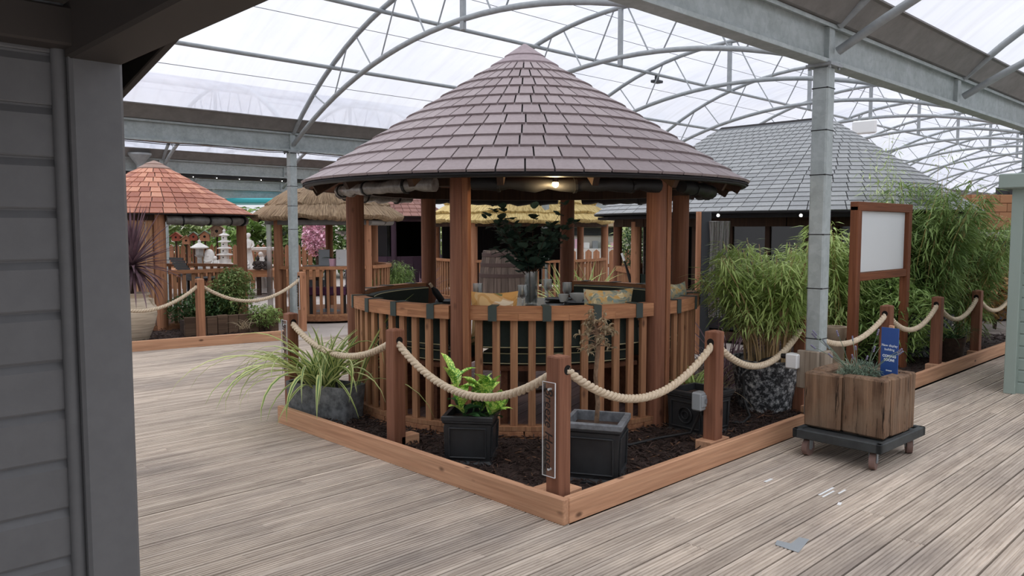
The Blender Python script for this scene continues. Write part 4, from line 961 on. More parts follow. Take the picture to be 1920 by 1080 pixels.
def sleeper(c, d, rz=0):
    m = MB(); m.box((0, 0, 0), d, ch=.012); vs = []
    for v in m.v: vs.append((v[0] + .006 * noise.noise((v[0] * 9 + c[0] * 7, v[1] * 9, v[2] * 5)), v[1] + .006 * noise.noise((v[0] * 9, v[1] * 9 + c[1] * 7, v[2] * 5 + 3)), v[2] + .008 * noise.noise((v[0] * 8, v[1] * 8 + c[1] * 9, 3 + c[0] * 5))))
    MB().add(vs, m.f).build('sleeper', 'sleeper_wood', sp, None, c)
X_, Y_, Hs = .255, .285, .4
sleeper((-X_ + .05, -.135, Hs / 2), (.1, .29, Hs)); sleeper((-X_ + .05, .155, Hs / 2 - .005), (.1, .27, Hs - .01))
sleeper((X_ - .05, -.14, Hs / 2), (.1, .28, Hs)); sleeper((X_ - .05, .15, Hs / 2), (.1, .28, Hs))
sleeper((.0 - .04, -Y_ + .05, Hs / 2), (.2, .1, Hs)); sleeper((.105, -Y_ + .05, Hs / 2 - .004), (.085, .1, Hs)); sleeper((0, Y_ - .05, Hs / 2), (.3, .1, Hs))
MB().box((0, 0, .17), (.32, .38, .34)).build('soil', 'soil', sp)
lv = thing('lavender_plant', 'grey-green lavender mound with thin flower stalks in the sleeper planter', 'plant', (5.58, 2.25, .53))
q = foliage(1500, lambda r: (lambda v: (v.x * .14, v.y * .17, abs(v.z) * .15))(Vector((r.uniform(-1, 1), r.uniform(-1, 1), r.uniform(-1, 1))).normalized() * r.random() ** .5), .06, 1.2, .1, seed=4, up=.6); stuff(q.build('foliage', 'leaf_lavender', lv, 3))
for i in range(16):
    a = U(0, tau) if i > 5 else U(2.2, 4.2); e = U(.6, 1.3); L_ = U(.22, .42); d = Vector((cos(a) * cos(e), sin(a) * cos(e), sin(e))); p0 = Vector((.06 * cos(a), .08 * sin(a), .08))
    st_ = MB().tube([p0, p0 + d * L_ * .5, p0 + d * L_ + Vector((0, 0, -.03))], .0022, 4).build('flower_stalk', 'leaf_lavender', lv)
    m = MB()
    for j in range(4): m.ball(p0 + d * L_ + Vector((0, 0, -.03)) - d * .012 * j, .007, 5, 4)
    m.build('flower_head', 'lavender_flower', st_, 1)
bs = thing('blue_sign', 'small blue notice board on a timber stake in the sleeper planter', 'sign', (5.70, 1.99 + .1, .5), radians(-12))
MB().box((.015, 0, .2), (.022, .032, .46), ch=.002).build('stake', 'edging_wood', bs)
MB().box((0, 0, .235), (.006, .13, .36), ch=.001).build('panel', 'sign_blue', bs)
def face(z, y=0): X, Z = Vector((0, -1, 0)), Vector((-1, 0, 0)); M = Matrix((X, Z.cross(X), Z)).transposed().to_4x4(); M.translation = (-.0035, y, z); return M
text_mesh('lettering', 'New display', .024, 'ink_white', bs, face(.29), 0, .0006); text_mesh('lettering', 'building', .024, 'ink_white', bs, face(.262), 0, .0006)
text_mesh('lettering', 'COMING', .025, 'ink_white', bs, face(.215), 0, .0006, .0008); text_mesh('lettering', 'SOON!', .025, 'ink_white', bs, face(.188), 0, .0006, .0008); text_mesh('logo', 'breeze', .016, 'ink_white', bs, face(.115), .2, .0006, .0006)
# timber packing, white socket and cable on the steel column
m = MB(); m.box((-.085, .02, .5), (.045, .17, .3), ch=.006); m.box((.0, -.085, .5), (.14, .045, .3), ch=.006); m.build('timber_packing', 'packing_wood', colR)
so = thing('white_socket', 'white socket box with black plug fixed beside the steel column', 'socket', (5.92, 2.9, .5)); MB().box((0, 0, .06), (.09, .1, .12), ch=.01).build('housing', 'white_plastic', so); MB().tube([(0, .05, .09), (0, .1, .09)], .02, 10).build('plug', 'black', so, .6)
tag(MB().tube([(5.92, 3.0, .59), (5.9, 3.15, .54), (5.86, 3.3, .4), (5.84, 3.28, .2), (5.8, 3.2, .08), (5.6, 3.15, .07), (5.45, 3.4, .07)], .012, 7).build('power_cable', 'black_rubber', None, 1), 'black cable hanging from the white socket down to the mulch', 'cable')

# ------------------------------------------------------------ right-hand plants
pp = at(1442, 6.75, .04)
lathe_pot('mottled_pot', 'large black and white mottled pot holding the dense bamboo', pp, [(.001, 0), (.2, 0), (.22, .02), (.285, .42), (.295, .46), (.275, .46), (.255, .4)], 'mottled_pot', 'mottled bamboo pots', (.26, .4))
bamboo('potted_bamboo', 'dense light green bamboo clump in the mottled pot left of the column', (pp.x, pp.y, .4), 60, 1.2, .2, .56, 7500, .125, 'leaf_bamboo', 'cane_dry', 3, .4, None, (-.05, .05), .007)
q = at(1365, 7.4, .05)
strap_plant('purple_grass', 'purple-bronze fountain grass left of the dense bamboo', 'plant', (q.x, q.y, .12), [(1.1, .014, 1.3, 1.1, .2), (.9, .012, .9, 1.2, .2), (1.0, .012, 1.7, .9, .2)], 70, ['leaf_cordyline'], (.08, .08), (-.4, .3))
q = at(1330, 6.9, .05)
strap_plant('dry_grass', 'pale wispy grass beside the gazebo right post', 'plant', (q.x, q.y, .06), [(.8, .01, 1.6, .9, .2), (.7, .01, 1.0, 1.1, .2)], 60, ['leaf_grass_dry'], (.1, .1), (-.4, .3))
q = at(1395, 6.25, .05)
strap_plant('green_tuft', 'short bright green tuft at the foot of the bamboo pot', 'plant', (q.x - .15, q.y + .35, .3), [(.28, .016, 1.3, .9, .2), (.22, .016, .8, 1.1, .2)], 36, ['leaf_bamboo'], (.06, .06), (-.3, .3))
q = at(1580, 9.2, .05)
bamboo('potted_bamboo', 'yellow-green bamboo between the steel column and the whiteboard', (q.x, q.y, .05), 30, 1.75, .22, .36, 3600, .16, 'leaf_bamboo', 'cane', 7, .25)
q = at(1572, 8.1)
lathe_pot('tan_pot', 'ribbed tan plastic pot behind the steel column', (q.x, q.y, .18), [(.001, 0), (.085, 0), (.1, .3), (.115, .32), (.12, .42), (.105, .42), (.1, .35)], 'tan_pot', None, (.1, .37), 24)
tag(MB().box((q.x, q.y, .115), (.26, .26, .13), ch=.008).build('wooden_plinth', 'dark_wood', None), 'low dark timber plinth under the tan pot', 'plinth')
q = at(1740, 9.7, .04)
lathe_pot('mottled_pot', 'mottled black and white pot right of the whiteboard posts', q, [(.001, 0), (.24, 0), (.27, .02), (.31, .48), (.32, .52), (.3, .52), (.28, .45)], 'mottled_pot', 'mottled bamboo pots', (.28, .46))
bamboo('potted_bamboo', 'tall leafy green bamboo right of the whiteboard', (q.x, q.y, .46), 44, 1.9, .25, .75, 8500, .17, 'leaf_bamboo_dark', 'cane', 12, .12, None, (.35, .0), .008)
q = at(1800, 10.9, .04)
bamboo('potted_bamboo', 'spreading dark bamboo in front of the far right planting', (q.x, q.y, .04), 34, 2.05, .3, .75, 5000, .17, 'leaf_bamboo_dark', 'cane', 13, .1, None, (.2, -.2), .008)
q = at(1655, 9.9, .04)
bamboo('wispy_bamboo', 'tall sparse bamboo rising above the whiteboard', (q.x, q.y, .04), 12, 2.95, .15, .3, 620, .12, 'leaf_pale', 'leaf_pale', 17, .5, None, (0, 0), .005)
bamboo('wispy_bamboo', 'sparse bamboo shoots rising over the tall leafy bamboo', at(1745, 10.2, .04), 4, 3.0, .1, .25, 130, .12, 'leaf_bamboo', 'cane', 18, .5, None, (0, 0), .005)
q = at(1650, 9.4, .05)
shrub('leafy_shrub', 'dark leafy shrub behind the whiteboard posts', 'shrub', q, [((0, 0, .5), (.75, .75, .5)), ((.2, .2, .9), (.5, .5, .45))], 4200, .13, 'leaf_bamboo_dark', .18, None, 8, 21)
q = at(1790, 9.3, .05)
lathe_pot('terracotta_pot', 'dark brown pot with drooping grass by the right fence posts', (q.x, q.y, .05), [(.001, 0), (.13, 0), (.17, .26), (.18, .28), (.16, .28), (.15, .24)], 'dark_trunk', None, (.15, .24), 24)
strap_plant('drooping_grass', 'drooping green grass in the dark brown pot', 'plant', (q.x, q.y, .3), [(.4, .01, 2.2, .8, .2), (.35, .01, 1.8, 1.0, .2)], 80, ['leaf_shrub_dark'], (.1, .1), (-.3, .3))
# whiteboard frame
wb = thing('whiteboard_frame', 'dark-stained timber frame holding a blank white board', 'sign', (7.95, 3.28, 0))
for x in (0, 1.36): MB().box((x, 0, .93), (.1, .08, 1.8), ch=.006).build('post', 'sign_wood', wb)
MB().box((.68, 0, 1.83), (1.46, .085, .09), ch=.005).build('top_rail', 'sign_wood_x', wb); MB().box((.68, 0, 1.12), (1.26, .07, .08), ch=.005).build('bottom_rail', 'sign_wood_x', wb)
MB().box((.68, .01, 1.475), (1.24, .02, .62), ch=.002).build('board', 'board_white', wb)

# ------------------------------------------------------------ long slate house behind
sl = thing('slate_house', 'long grey slate-roofed summer house behind the bamboo', 'summer house', (11.8, 6.25, 0))
tiled_roof(sl, 2.12, 1.84, .16, 3.2, 22, lambda i: .235 - .0065 * i, 'slate_tile', 'slate_cap', 3.4, .014, 300, 215, None, None, 1.75)
m = MB(); m.bar((0, -.9, 3.22), (0, .9, 3.22), .26, .05); m.build('ridge_cap', 'slate_cap', sl)
def stad(r, y0, n=10):      # closed stadium outline
    return [(r * cos(a), r * sin(a) + (y0 if sin(a) > 0 else -y0)) for a in [tau * (j + .5) / (2 * n) for j in range(2 * n)]]
m = MB(); m.prism(stad(1.75, .9), 0, .12); m.build('plinth', 'dark_wood', sl)
m = MB(); m.prism(stad(2.05, .9), 1.76, 1.8); m.build('eaves_soffit', 'dark_void', sl)
m = MB(); o = stad(1.72, .9); 
for i in range(len(o)): m.bar((*o[i], 1.7), (*o[(i + 1) % len(o)], 1.7), .1, .12)
m.build('ring_beam', 'dark_wood', sl)
pp_ = [Vector((*q, 0)) for q in stad(1.7, .9, 5)]; pp_.insert(5, Vector((pp_[4].x, .3, 0)))
for i, p_ in enumerate(pp_): MB().lathe([(.075, .1), (.075, 1.72)], 16, (p_.x, p_.y, 0)).build('post', 'orange_wood' if i == 4 else 'post_wood' if i < 4 else 'dark_wood', sl, .6)
for i in range(len(pp_)):
    a, c = pp_[i], pp_[(i + 1) % len(pp_)]; d = (c - a).normalized()
    if i in (5, 6, 7):      # glazed panels facing the visitor
        nn = 3; Ls = (c - a).length
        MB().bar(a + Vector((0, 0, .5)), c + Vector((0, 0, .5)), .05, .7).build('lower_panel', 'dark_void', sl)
        for k in range(nn):
            s0, s1 = a + d * (Ls * k / nn + .04), a + d * (Ls * (k + 1) / nn - .04)
            MB().bar(s0 + Vector((0, 0, 1.26)), s1 + Vector((0, 0, 1.26)), .015, .78).build('window_pane', 'pvc_window', sl)
            MB().box((*(a + d * (Ls * k / nn)).xy, 1.26), (.07, .07, .84)).build('mullion', 'dark_wood', sl)
    elif i in (1, 3, 8, 9, 10):
        MB().bar(a + Vector((0, 0, .93)), c + Vector((0, 0, .93)), .09, .09).build('rail', 'rail_wood', sl)
        for k in range(8): p_ = a.lerp(c, (k + .8) / 8.6); MB().box((p_.x, p_.y, .5), (.045, .04, .78)).build('baluster', 'baluster_wood', sl)
        if i == 3: MB().bar(a * .93 + Vector((0, 0, .62)), c * .93 + Vector((0, 0, .62)), .12, .5).build('seat_back', 'cushion_green', sl)
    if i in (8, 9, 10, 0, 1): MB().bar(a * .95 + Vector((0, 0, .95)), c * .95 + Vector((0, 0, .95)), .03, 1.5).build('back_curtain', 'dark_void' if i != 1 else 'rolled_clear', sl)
m = MB(); m.prism(stad(1.2, .8), .5, .56); m.build('bench', 'dark_wood', sl)
for px, d in ((1346, 9.9), (1501, 9.6)):
    q = at(px, d, zy(404, d)) - Vector((11.8, 6.25, 0)); MB().ball(q, .018, 10, 8).build('downlight', 'bulb_white', sl, 1)
m = MB()
for k in range(7): m.tube([at(1334 + 5 * k, 9.85 + .03 * (k % 2), z) - Vector((11.8, 6.25, 0)) + Vector((.02 * sin(z * 5 + k), 0, 0)) * (1 if z < 1.6 else 0) for z in (.5, .8, 1.1, 1.4, 1.7)], [.03, .022, .018, .026, .04], 6)
m.build('gathered_curtain', 'pvc_clear', sl, 1.2)
q = at(1318, 9.95, 0)
gp = thing('grey_downpost', 'grey square post with orange timber facing at the slate house corner', 'post', (q.x, q.y, 0), radians(45.9)); MB().box((0, -.03, .92), (.1, .12, 1.8), ch=.004).build('shaft', 'metal_dark', gp); MB().box((0, .055, .92), (.09, .05, 1.8), ch=.004).build('facing', 'orange_wood', gp)
# small objects inside: tripod telescope-like parasol base seen between posts
q = at(1188, 12.6, .2); tg = thing('folded_umbrella', 'folded dark umbrella leaning with a pale handle by the slate house', 'umbrella', q)
MB().tube([(-.1, .1, .9), (0, 0, .45), (.12, -.12, .0)], [.012, .035, .05], 10).build('canopy', 'black', tg, 1); MB().tube([(-.1, .1, .9), (-.13, .13, 1.02)], .02, 8).build('handle', 'white_plastic', tg, 1)

# far right beyond the sage shed
q = at(1822, 13.5, 0); rope_post('red-stained fence post far behind the bamboo', q.x, q.y, .98, .1, 0, 0, 'red_post', (0.,), 'rope fence posts')
q2 = at(1960, 12.6, 0); rope('pale rope from the red-stained post to the right edge', (q.x, q.y, .9), (q2.x, q2.y, .72), .06)
q = at(1885, 15, 0); t = thing('brick_kiosk', 'orange brick kiosk with a dark awning beyond the bamboo', 'kiosk', q, radians(45.9 - 90))
MB().box((0, 0, 1.9), (2.6, 2, .62)).build('parapet_core', 'brick_tan', t)
bm_ = MB().box((0, 0, 0), (.245, .03, .145), ch=.006).mesh('brick', 'brick_tan')
for r in range(4):
    for k in range(10): link('brick', bm_, t, (-1.25 + .25 * k + (.12 if r % 2 else 0), -1.01, 1.67 + .155 * r))
MB().box((0, -.2, .7), (2.6, 1.6, 1.4)).build('body', 'metal_dark', t); MB().box((0, -1.2, 1.5), (2.7, .5, .1), ch=.02).build('awning', 'canvas_grey', t)
m = MB(); [m.box((-.6 + .2 * k, -.8, 2.28), (.16, .1, .14), ch=.01) for k in range(5)]; m.build('stacked_crates', 'metal_dark', t)
q = at(1865, 15.5, 0); shrub('autumn_shrub', 'reddish autumn shrub behind the far rope', 'shrub', at(1875, 12.6), [((0, 0, .55), (.5, .5, .4)), ((.3, .2, .8), (.35, .35, .3))], 1500, .12, 'leaf_autumn', .4, None, 5, 31)
shrub('leafy_shrub', 'broad green shrub under the brick kiosk', 'shrub', at(1845, 13.4), [((0, 0, .8), (.9, .6, .6)), ((.5, .2, 1.2), (.5, .5, .4))], 2600, .14, 'leaf_shrub', .4, None, 6, 32)
# ------------------------------------------------------------ smaller round houses behind
def ca(c): return math.degrees(atan2(-c.y, -c.x))
def thatch_roof(root, layers, za, mat, seed):
    rnd = random.Random(seed); n = 220
    for i, (re, ze, rt, zt) in enumerate(layers):
        j1 = [rnd.uniform(-.02, .035) for _ in range(n)]; m = MB(); prof = [(re * .93, ze - .045), (re, ze - .02), (re + .02, ze + .03), (re * .55 + rt * .45, ze * .5 + zt * .5 + .03), (rt, zt)]
        vs = []
        for k, (r, z) in enumerate(prof):
            for j in range(n):
                a = tau * j / n; q = j1[j] * (1 if k < 3 else .4); wv = .02 * sin(a * 7 + i) + .012 * sin(a * 17 + 2 * i)
                vs.append(((r + q) * cos(a), (r + q) * sin(a), z + (wv if k < 3 else 0) - q * .3))
        m.add(vs, [(k * n + j, k * n + (j + 1) % n, (k + 1) * n + (j + 1) % n, (k + 1) * n + j) for k in range(len(prof) - 1) for j in range(n)])
        m.build('thatch_layer', mat, root, 1.2)
    re, ze, rt, zt = layers[-1]; MB().lathe([(rt + .05, zt - .04), (rt + .06, zt), (.05, za), (.001, za + .01)], 40).build('thatch_cap', mat, root, .8)
    re, ze = layers[0][:2]; MB().lathe([(re * .94, ze - .05), (.2, ze + .35)], 40).build('roof_lining', 'dark_wood', root, .8)
def ring(root, rp, z0, z1, mat='dark_wood'): MB().lathe([(rp - .05, z0), (rp + .05, z0), (rp + .05, z1), (rp - .05, z1), (rp - .05, z0)], 40).build('ring_beam', mat, root, .5)
def posts_at(root, c, rp, phis, r, z1, mat='post_wood'):
    b0 = ca(c); pm = MB().lathe([(r, .02), (r, z1), (.001, z1)], 16).mesh('post', mat, .6)
    for p in phis: a = radians(b0 + p); link('post', pm, root, (rp * cos(a), rp * sin(a), 0))
def rails(root, c, rp, spans, zr, nb, mats=('baluster_wood', 'rail_wood'), z0=.12, th=.055):
    b0 = ca(c); bm = MB().box((0, 0, (z0 + zr) / 2), (.032, .05, zr - z0), ch=.004).mesh('baluster', mats[0])
    for (p0, p1), k in zip(spans, nb):
        a0, a1 = radians(b0 + p0), radians(b0 + p1)
        MB().arc(rp - .05, rp + .05, zr, zr + th, a0, a1, 12).build('rail', mats[1], root); MB().arc(rp - .045, rp + .045, z0 - .03, z0, a0, a1, 12).build('bottom_plate', mats[0], root)
        for j in range(k): a = a0 + (a1 - a0) * (j + .7) / (k + .4); link('baluster', bm, root, (rp * cos(a), rp * sin(a), 0), a)
def base(root, r, h=.09, mat='red_wood_x'):
    MB().lathe([(.001, h), (r, h), (r, 0)], 36).build('plinth', mat, root, .5)
# red cedar-shingled house
c2 = at(293, 13.6); g2 = thing('cedar_house', 'small round house with a red cedar shingle roof behind the urn', 'gazebo', c2)
tiled_roof(g2, 1.6, 1.845, .26, 2.62, 9, lambda i: .2 - .009 * i, 'cedar_tile', 'cedar_cap', 2.76, .014, 220, ca(c2), .12)
posts_at(g2, c2, 1.4, (2, 76, 182, -70), .085, 1.86, 'orange_wood'); ring(g2, 1.4, 1.74, 1.86); base(g2, 1.44)
rails(g2, c2, 1.4, [(6, 72), (80, 176)], .9, (11, 14))
nb = 14; wm = MB().box((1.4, 0, .93), (.03, 2 * 1.4 * math.tan(radians(64) / 2 / nb) - .008, 1.7), ch=.005).mesh('wall_board', 'cladding_wood')
for j in range(nb): link('wall_board', wm, g2, rz=radians(ca(c2) - 66 + 64 * (j + .5) / nb))
roll(g2, 1.46, radians(ca(c2) + 6), radians(ca(c2) + 74), 1.745, .075, 'blind', 4, .004)
# brown thatched house
c3 = at(617, 14.8); g3 = thing('thatched_house', 'small round house with shaggy brown thatch behind the left column', 'gazebo', c3)
thatch_roof(g3, [(1.36, 1.81, 1.0, 2.1), (1.1, 2.02, .74, 2.32), (.84, 2.2, .4, 2.38)], 2.5, 'thatch_brown', 3)
posts_at(g3, c3, 1.1, (-53, 37, 128, 180, 218), .075, 1.82, 'orange_wood'); ring(g3, 1.1, 1.68, 1.8, 'gutter_grey'); base(g3, 1.15)
rails(g3, c3, 1.1, [(-49, 33), (41, 124)], .9, (13, 13))
a_ = radians(ca(c3) - 64); MB().box((1.16 * cos(a_), 1.16 * sin(a_), .9), (.03, .2, 1.6), a_, ch=.01).build('hanging_blind', 'pvc_clear', g3)
for p in (36, 54, 126): a_ = radians(ca(c3) + p); MB().tube([(1.18 * cos(a_), 1.18 * sin(a_), 1.74), (1.18 * cos(a_ + .3), 1.18 * sin(a_ + .3), 1.74)], .07, 12).build('rolled_blind', 'canvas_grey', g3, .7)
# golden thatched house
c4 = at(975, 19.); g4 = thing('thatched_house', 'wide house with pale golden thatch seen through the large gazebo', 'gazebo', c4)
thatch_roof(g4, [(2.2, 1.78, 1.85, 2.03), (2.02, 1.97, 1.6, 2.25), (1.78, 2.18, 1.1, 2.5)], 2.95, 'thatch_gold', 5)
posts_at(g4, c4, 2.02, (-78, -30, 30, 86, 130, 180), .085, 1.8, 'orange_wood'); ring(g4, 2.02, 1.66, 1.78); base(g4, 2.05)
rails(g4, c4, 2.02, [(-76, -32), (-28, 28), (32, 84)], .88, (13, 15, 15))
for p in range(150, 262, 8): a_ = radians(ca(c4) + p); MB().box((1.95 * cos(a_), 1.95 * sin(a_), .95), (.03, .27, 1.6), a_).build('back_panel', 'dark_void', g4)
m = MB(); m.box((0, 0, .45), (1.3, .7, .06)); m.box((0, 0, .25), (1.1, .5, .4)); m.build('day_bed', 'purple_cover', g4, rz=radians(40))
# brown-roofed plum house
c5 = at(738, 21.4); g5 = thing('plum_house', 'dark plum house with a brown shingle roof behind the thatched house', 'gazebo', c5)
tiled_roof(g5, 1.5, 1.93, .2, 2.85, 9, lambda i: .22 - .01 * i, 'brown_tile', 'cedar_cap', 3.0, .014, 140, ca(c5), .1)
posts_at(g5, c5, 1.3, (-60, 0, 60, 120, 180, 240), .07, 1.95, 'plum'); base(g5, 1.32, .1, 'plum'); ring(g5, 1.3, 1.8, 1.95, 'plum')
for p in range(0, 360, 15):
    a_ = radians(ca(c5) + p); MB().box((1.27 * cos(a_), 1.27 * sin(a_), .5), (.03, .33, .82), a_).build('wall_panel', 'plum', g5)
    if p > 60: MB().box((1.24 * cos(a_), 1.24 * sin(a_), 1.3), (.03, .33, 1.0), a_).build('curtain', 'dark_void', g5)
MB().tube([(*(Vector((cos(radians(ca(c5) + 40)), sin(radians(ca(c5) + 40)))) * 1.3), z) for z in (1.0, 1.3, 1.6)], [.05, .03, .02], 6).build('tied_curtain', 'white_petal', g5, 1)

# ------------------------------------------------------------ left bed with urn
edging('orange timber edging board in front of the urn', (2.6, 10.98), (5.66, 10.42), .14)
mulch('bark_mulch', 'dark bark mulch around the urn and low shrubs', [(2.9, 11.0, 5.7, 12.4)], 900, .05, 8)
up_ = Vector((3.84, 11.55, .03))
ur = lathe_pot('clay_urn', 'large cream ribbed clay urn behind the left rope', up_, [(.001, 0), (.16, 0), (.18, .02), (.26, .22), (.3, .38), (.29, .5), (.22, .6), (.19, .63), (.2, .655), (.215, .66), (.215, .685), (.19, .69), (.17, .66), (.17, .5)], 'urn_clay', None, (.17, .62), 36, fn=lambda r, z, a: r * (1 + .008 * sin(z * 150)) if .05 < z < .5 else r, cat='urn')
for s_ in (-1, 1): MB().tube([(s_ * .2 * RT.x, s_ * .2 * RT.y, .61), (s_ * .27 * RT.x, s_ * .27 * RT.y, .6), (s_ * .28 * RT.x, s_ * .28 * RT.y, .52)], .018, 8).build('handle', 'urn_clay', ur, 1)
random.seed(9)
cd = thing('cordyline', 'spiky dark purple cordyline growing from the clay urn', 'plant', (up_.x, up_.y, .64)); MB().tube([(0, 0, 0), (0, 0, .46)], [.035, .045], 10).build('trunk', 'dark_trunk', cd, 1)
V = [MB().leaf(Matrix(), L_, .044, dr, 0, 6, .25, prof=lambda t: (.6 + 1.4 * t if t < .28 else 1) * (1 - t ** 1.6) + .02).mesh('leaf', 'leaf_cordyline', 1) for L_, dr in ((.75, .08), (.7, .3), (.66, .6), (.6, .9))]
for i in range(150):
    a = i * 2.39996; el = radians(88 - 130 * (i / 150) ** .9) + U(-.1, .1); k = 0 if el > .9 else 1 if el > .4 else 2 if el > -.1 else 3
    link('leaf', V[k], cd, M=Matrix.Translation((0, 0, .44 + .06 * sin(el))) @ Matrix.Rotation(a, 4, 'Z') @ Matrix.Rotation(-el, 4, 'Y') @ Matrix.Scale(U(.9, 1.22), 4))
rope_post('fence post in front of the left low shrubs', 4.58, 11.08, .9, .1, 0, .05, 'orange_wood', (0.,)); rope_post('fence post with a name plate beside the left steel column', 6.22, 11.15, .93, .1, 0, 0, 'orange_wood', (0.,))
rope_post('fence post hidden behind the dark grey building', 3.0, 10.9, .88, .1, 0, .05, 'orange_wood', (0.,))
rope('twisted pale rope in front of the clay urn', (3.0, 10.9, .8), (4.58, 11.08, .825), .3); rope('twisted pale rope between the shrubs and the left column', (4.58, 11.08, .825), (6.22, 11.15, .85), .3)
name_plate('clear name plate on the post beside the left steel column', 6.155, 11.16, .35, .85)
shrub('low_shrub', 'low grey-green shrub behind the left rope, beside the urn', 'shrub', at(360, 12.3, .05), [((0, 0, .32), (.42, .42, .28)), ((.3, -.25, .4), (.3, .3, .25))], 2600, .07, 'leaf_shrub_dark', .35, 'low shrubs in the left bed', 6, 41)
shrub('low_shrub', 'bushy olive-green shrub in front of the cedar house rail', 'shrub', at(432, 12.5, .05), [((0, 0, .5), (.38, .38, .42)), ((.05, 0, .75), (.28, .28, .25)), ((-.2, .2, .35), (.35, .35, .3))], 3600, .075, 'leaf_shrub', .35, 'low shrubs in the left bed', 8, 42)
shrub('low_shrub', 'small tufted shrub at the end of the left sleeper trough', 'shrub', at(492, 12.0, .05), [((0, 0, .25), (.28, .28, .18))], 900, .07, 'leaf_grass', .25, 'low shrubs in the left bed', 4, 43)
st_ = thing('sleeper_trough', 'long dark sleeper trough in front of the left shrubs', 'planter', at(432, 11.75, .03), radians(-6))
for k in range(9): MB().box((-.62 + .155 * k, 0, .15), (.148, .07, .3 + U(-.012, .012)), ch=.006).build('sleeper', 'sleeper_wood_x', st_)
MB().box((0, .22, .12), (1.3, .36, .22)).build('soil', 'soil', st_)
q = at(452, 11.5, .1); strap_plant('dry_tuft', 'dry pale grass tuft in front of the sleeper trough', 'plant', (q.x, q.y, .15), [(.3, .008, 1.6, .8, .2), (.26, .008, 1.0, 1.0, .2)], 40, ['leaf_grass_dry'], (.08, .08), (-.3, .3))
# lounger inside the cedar house
lo_ = thing('slatted_lounger', 'dark slatted lounger inside the cedar house', 'lounger', at(352, 14.2, .1), radians(100))
for k in range(9): MB().bar((-.22, .0 + .03 * k, .62 + .045 * k), (.22, .0 + .03 * k, .62 + .045 * k), .012, .04).build('slat', 'metal_dark', lo_)
MB().box((0, -.5, .6), (.48, 1.0, .05), ch=.01).build('seat', 'metal_dark', lo_)
for x in (-.2, .2):
    for y in (-.9, -.1): MB().box((x, y, .29), (.04, .04, .58)).build('leg', 'metal_dark', lo_)

# ------------------------------------------------------------ things on the thatched house table
q = at(612, 14.6, .09); t = thing('bar_table', 'tall bar table with a plum cover inside the brown thatched house', 'table', q)
MB().lathe([(.001, .8), (.42, .8), (.42, .84), (.001, .84)], 24).build('top', 'stone_grey', t, .5); MB().lathe([(.24, 0), (.05, .05), (.05, .8)], 14).build('stem', 'metal_dark', t, .6)
t = thing('plum_stool', 'plum upholstered bench seen through the thatched house rail', 'bench', at(612, 13.95, .09)); MB().box((0, 0, .42), (.7, .3, .14), radians(-44), ch=.02).build('seat', 'purple_cover', t)
for x in (-.28, .28): MB().box((x * .72, -x * .7, .18), (.05, .22, .36), radians(-44)).build('leg', 'metal_dark', t)
q = at(622, 14.4, .93); t = thing('orchid', 'white orchid in a pink pot on the thatched house table', 'plant', q)
MB().lathe([(.001, 0), (.07, 0), (.085, .14), (.078, .14), (.06, .12)], 18).build('pot', 'pink_petal', t, .6)
for k in range(4): MB().leaf(Matrix.Translation((0, 0, .12)) @ Matrix.Rotation(k * 1.6, 4, 'Z'), .24, .05, 1.0, .4, 5, .2).build('leaf', 'leaf_aucuba_dark', t, 1)
for k in range(2):
    P = [(0, 0, .12), (.02, .02, .45), (.05 + .1 * k, -.1, .62), (.1 + .12 * k, -.22, .6)]; o = MB().tube(P, .005, 5).build('stem', 'leaf_aucuba_dark', t, 1)
    m = MB(); [m.ball((P[2][0] + .03 * j, P[2][1] - .045 * j, .62 - .012 * j * j), .038, 7, 5, (1, 1, .8)) for j in range(4)]; m.build('blossoms', 'white_petal', o, 1)
for px, w_, lab in ((607, .22, 'tilted grey brochure stand on the thatched house table'), (641, .2, 'pale box at the right of the thatched house table')):
    q = at(px, 14.35, .935); tag(MB().box((0, 0, .15), (w_ * (.9 if w_ > .21 else 1), .04 if w_ > .21 else .16, .3), radians(-44), ch=.008).build('brochure_stand' if w_ > .21 else 'box', 'grey_box' if w_ > .21 else 'white_plastic', None, None, q), lab, 'stand' if w_ > .21 else 'box')
# blossom tree
q = at(591, 19.5, 0); t = thing('blossom_tree', 'artificial pink blossom tree behind the thatched house', 'tree', q); MB().tube([(0, 0, .3), (.05, 0, .8), (0, .05, 1.3)], [.05, .04, .02], 8).build('trunk', 'dark_trunk', t, 1); MB().lathe([(.001, 0), (.18, 0), (.22, .35), (.001, .33)], 16).build('pot', 'metal_dark', t, .6)
stuff(foliage(1500, lambda r: ell((0, 0, 1.45), (.32, .32, .5), 0)(r), .09, .8, .6, seed=51).build('blossom', 'pink_petal', t, 3))
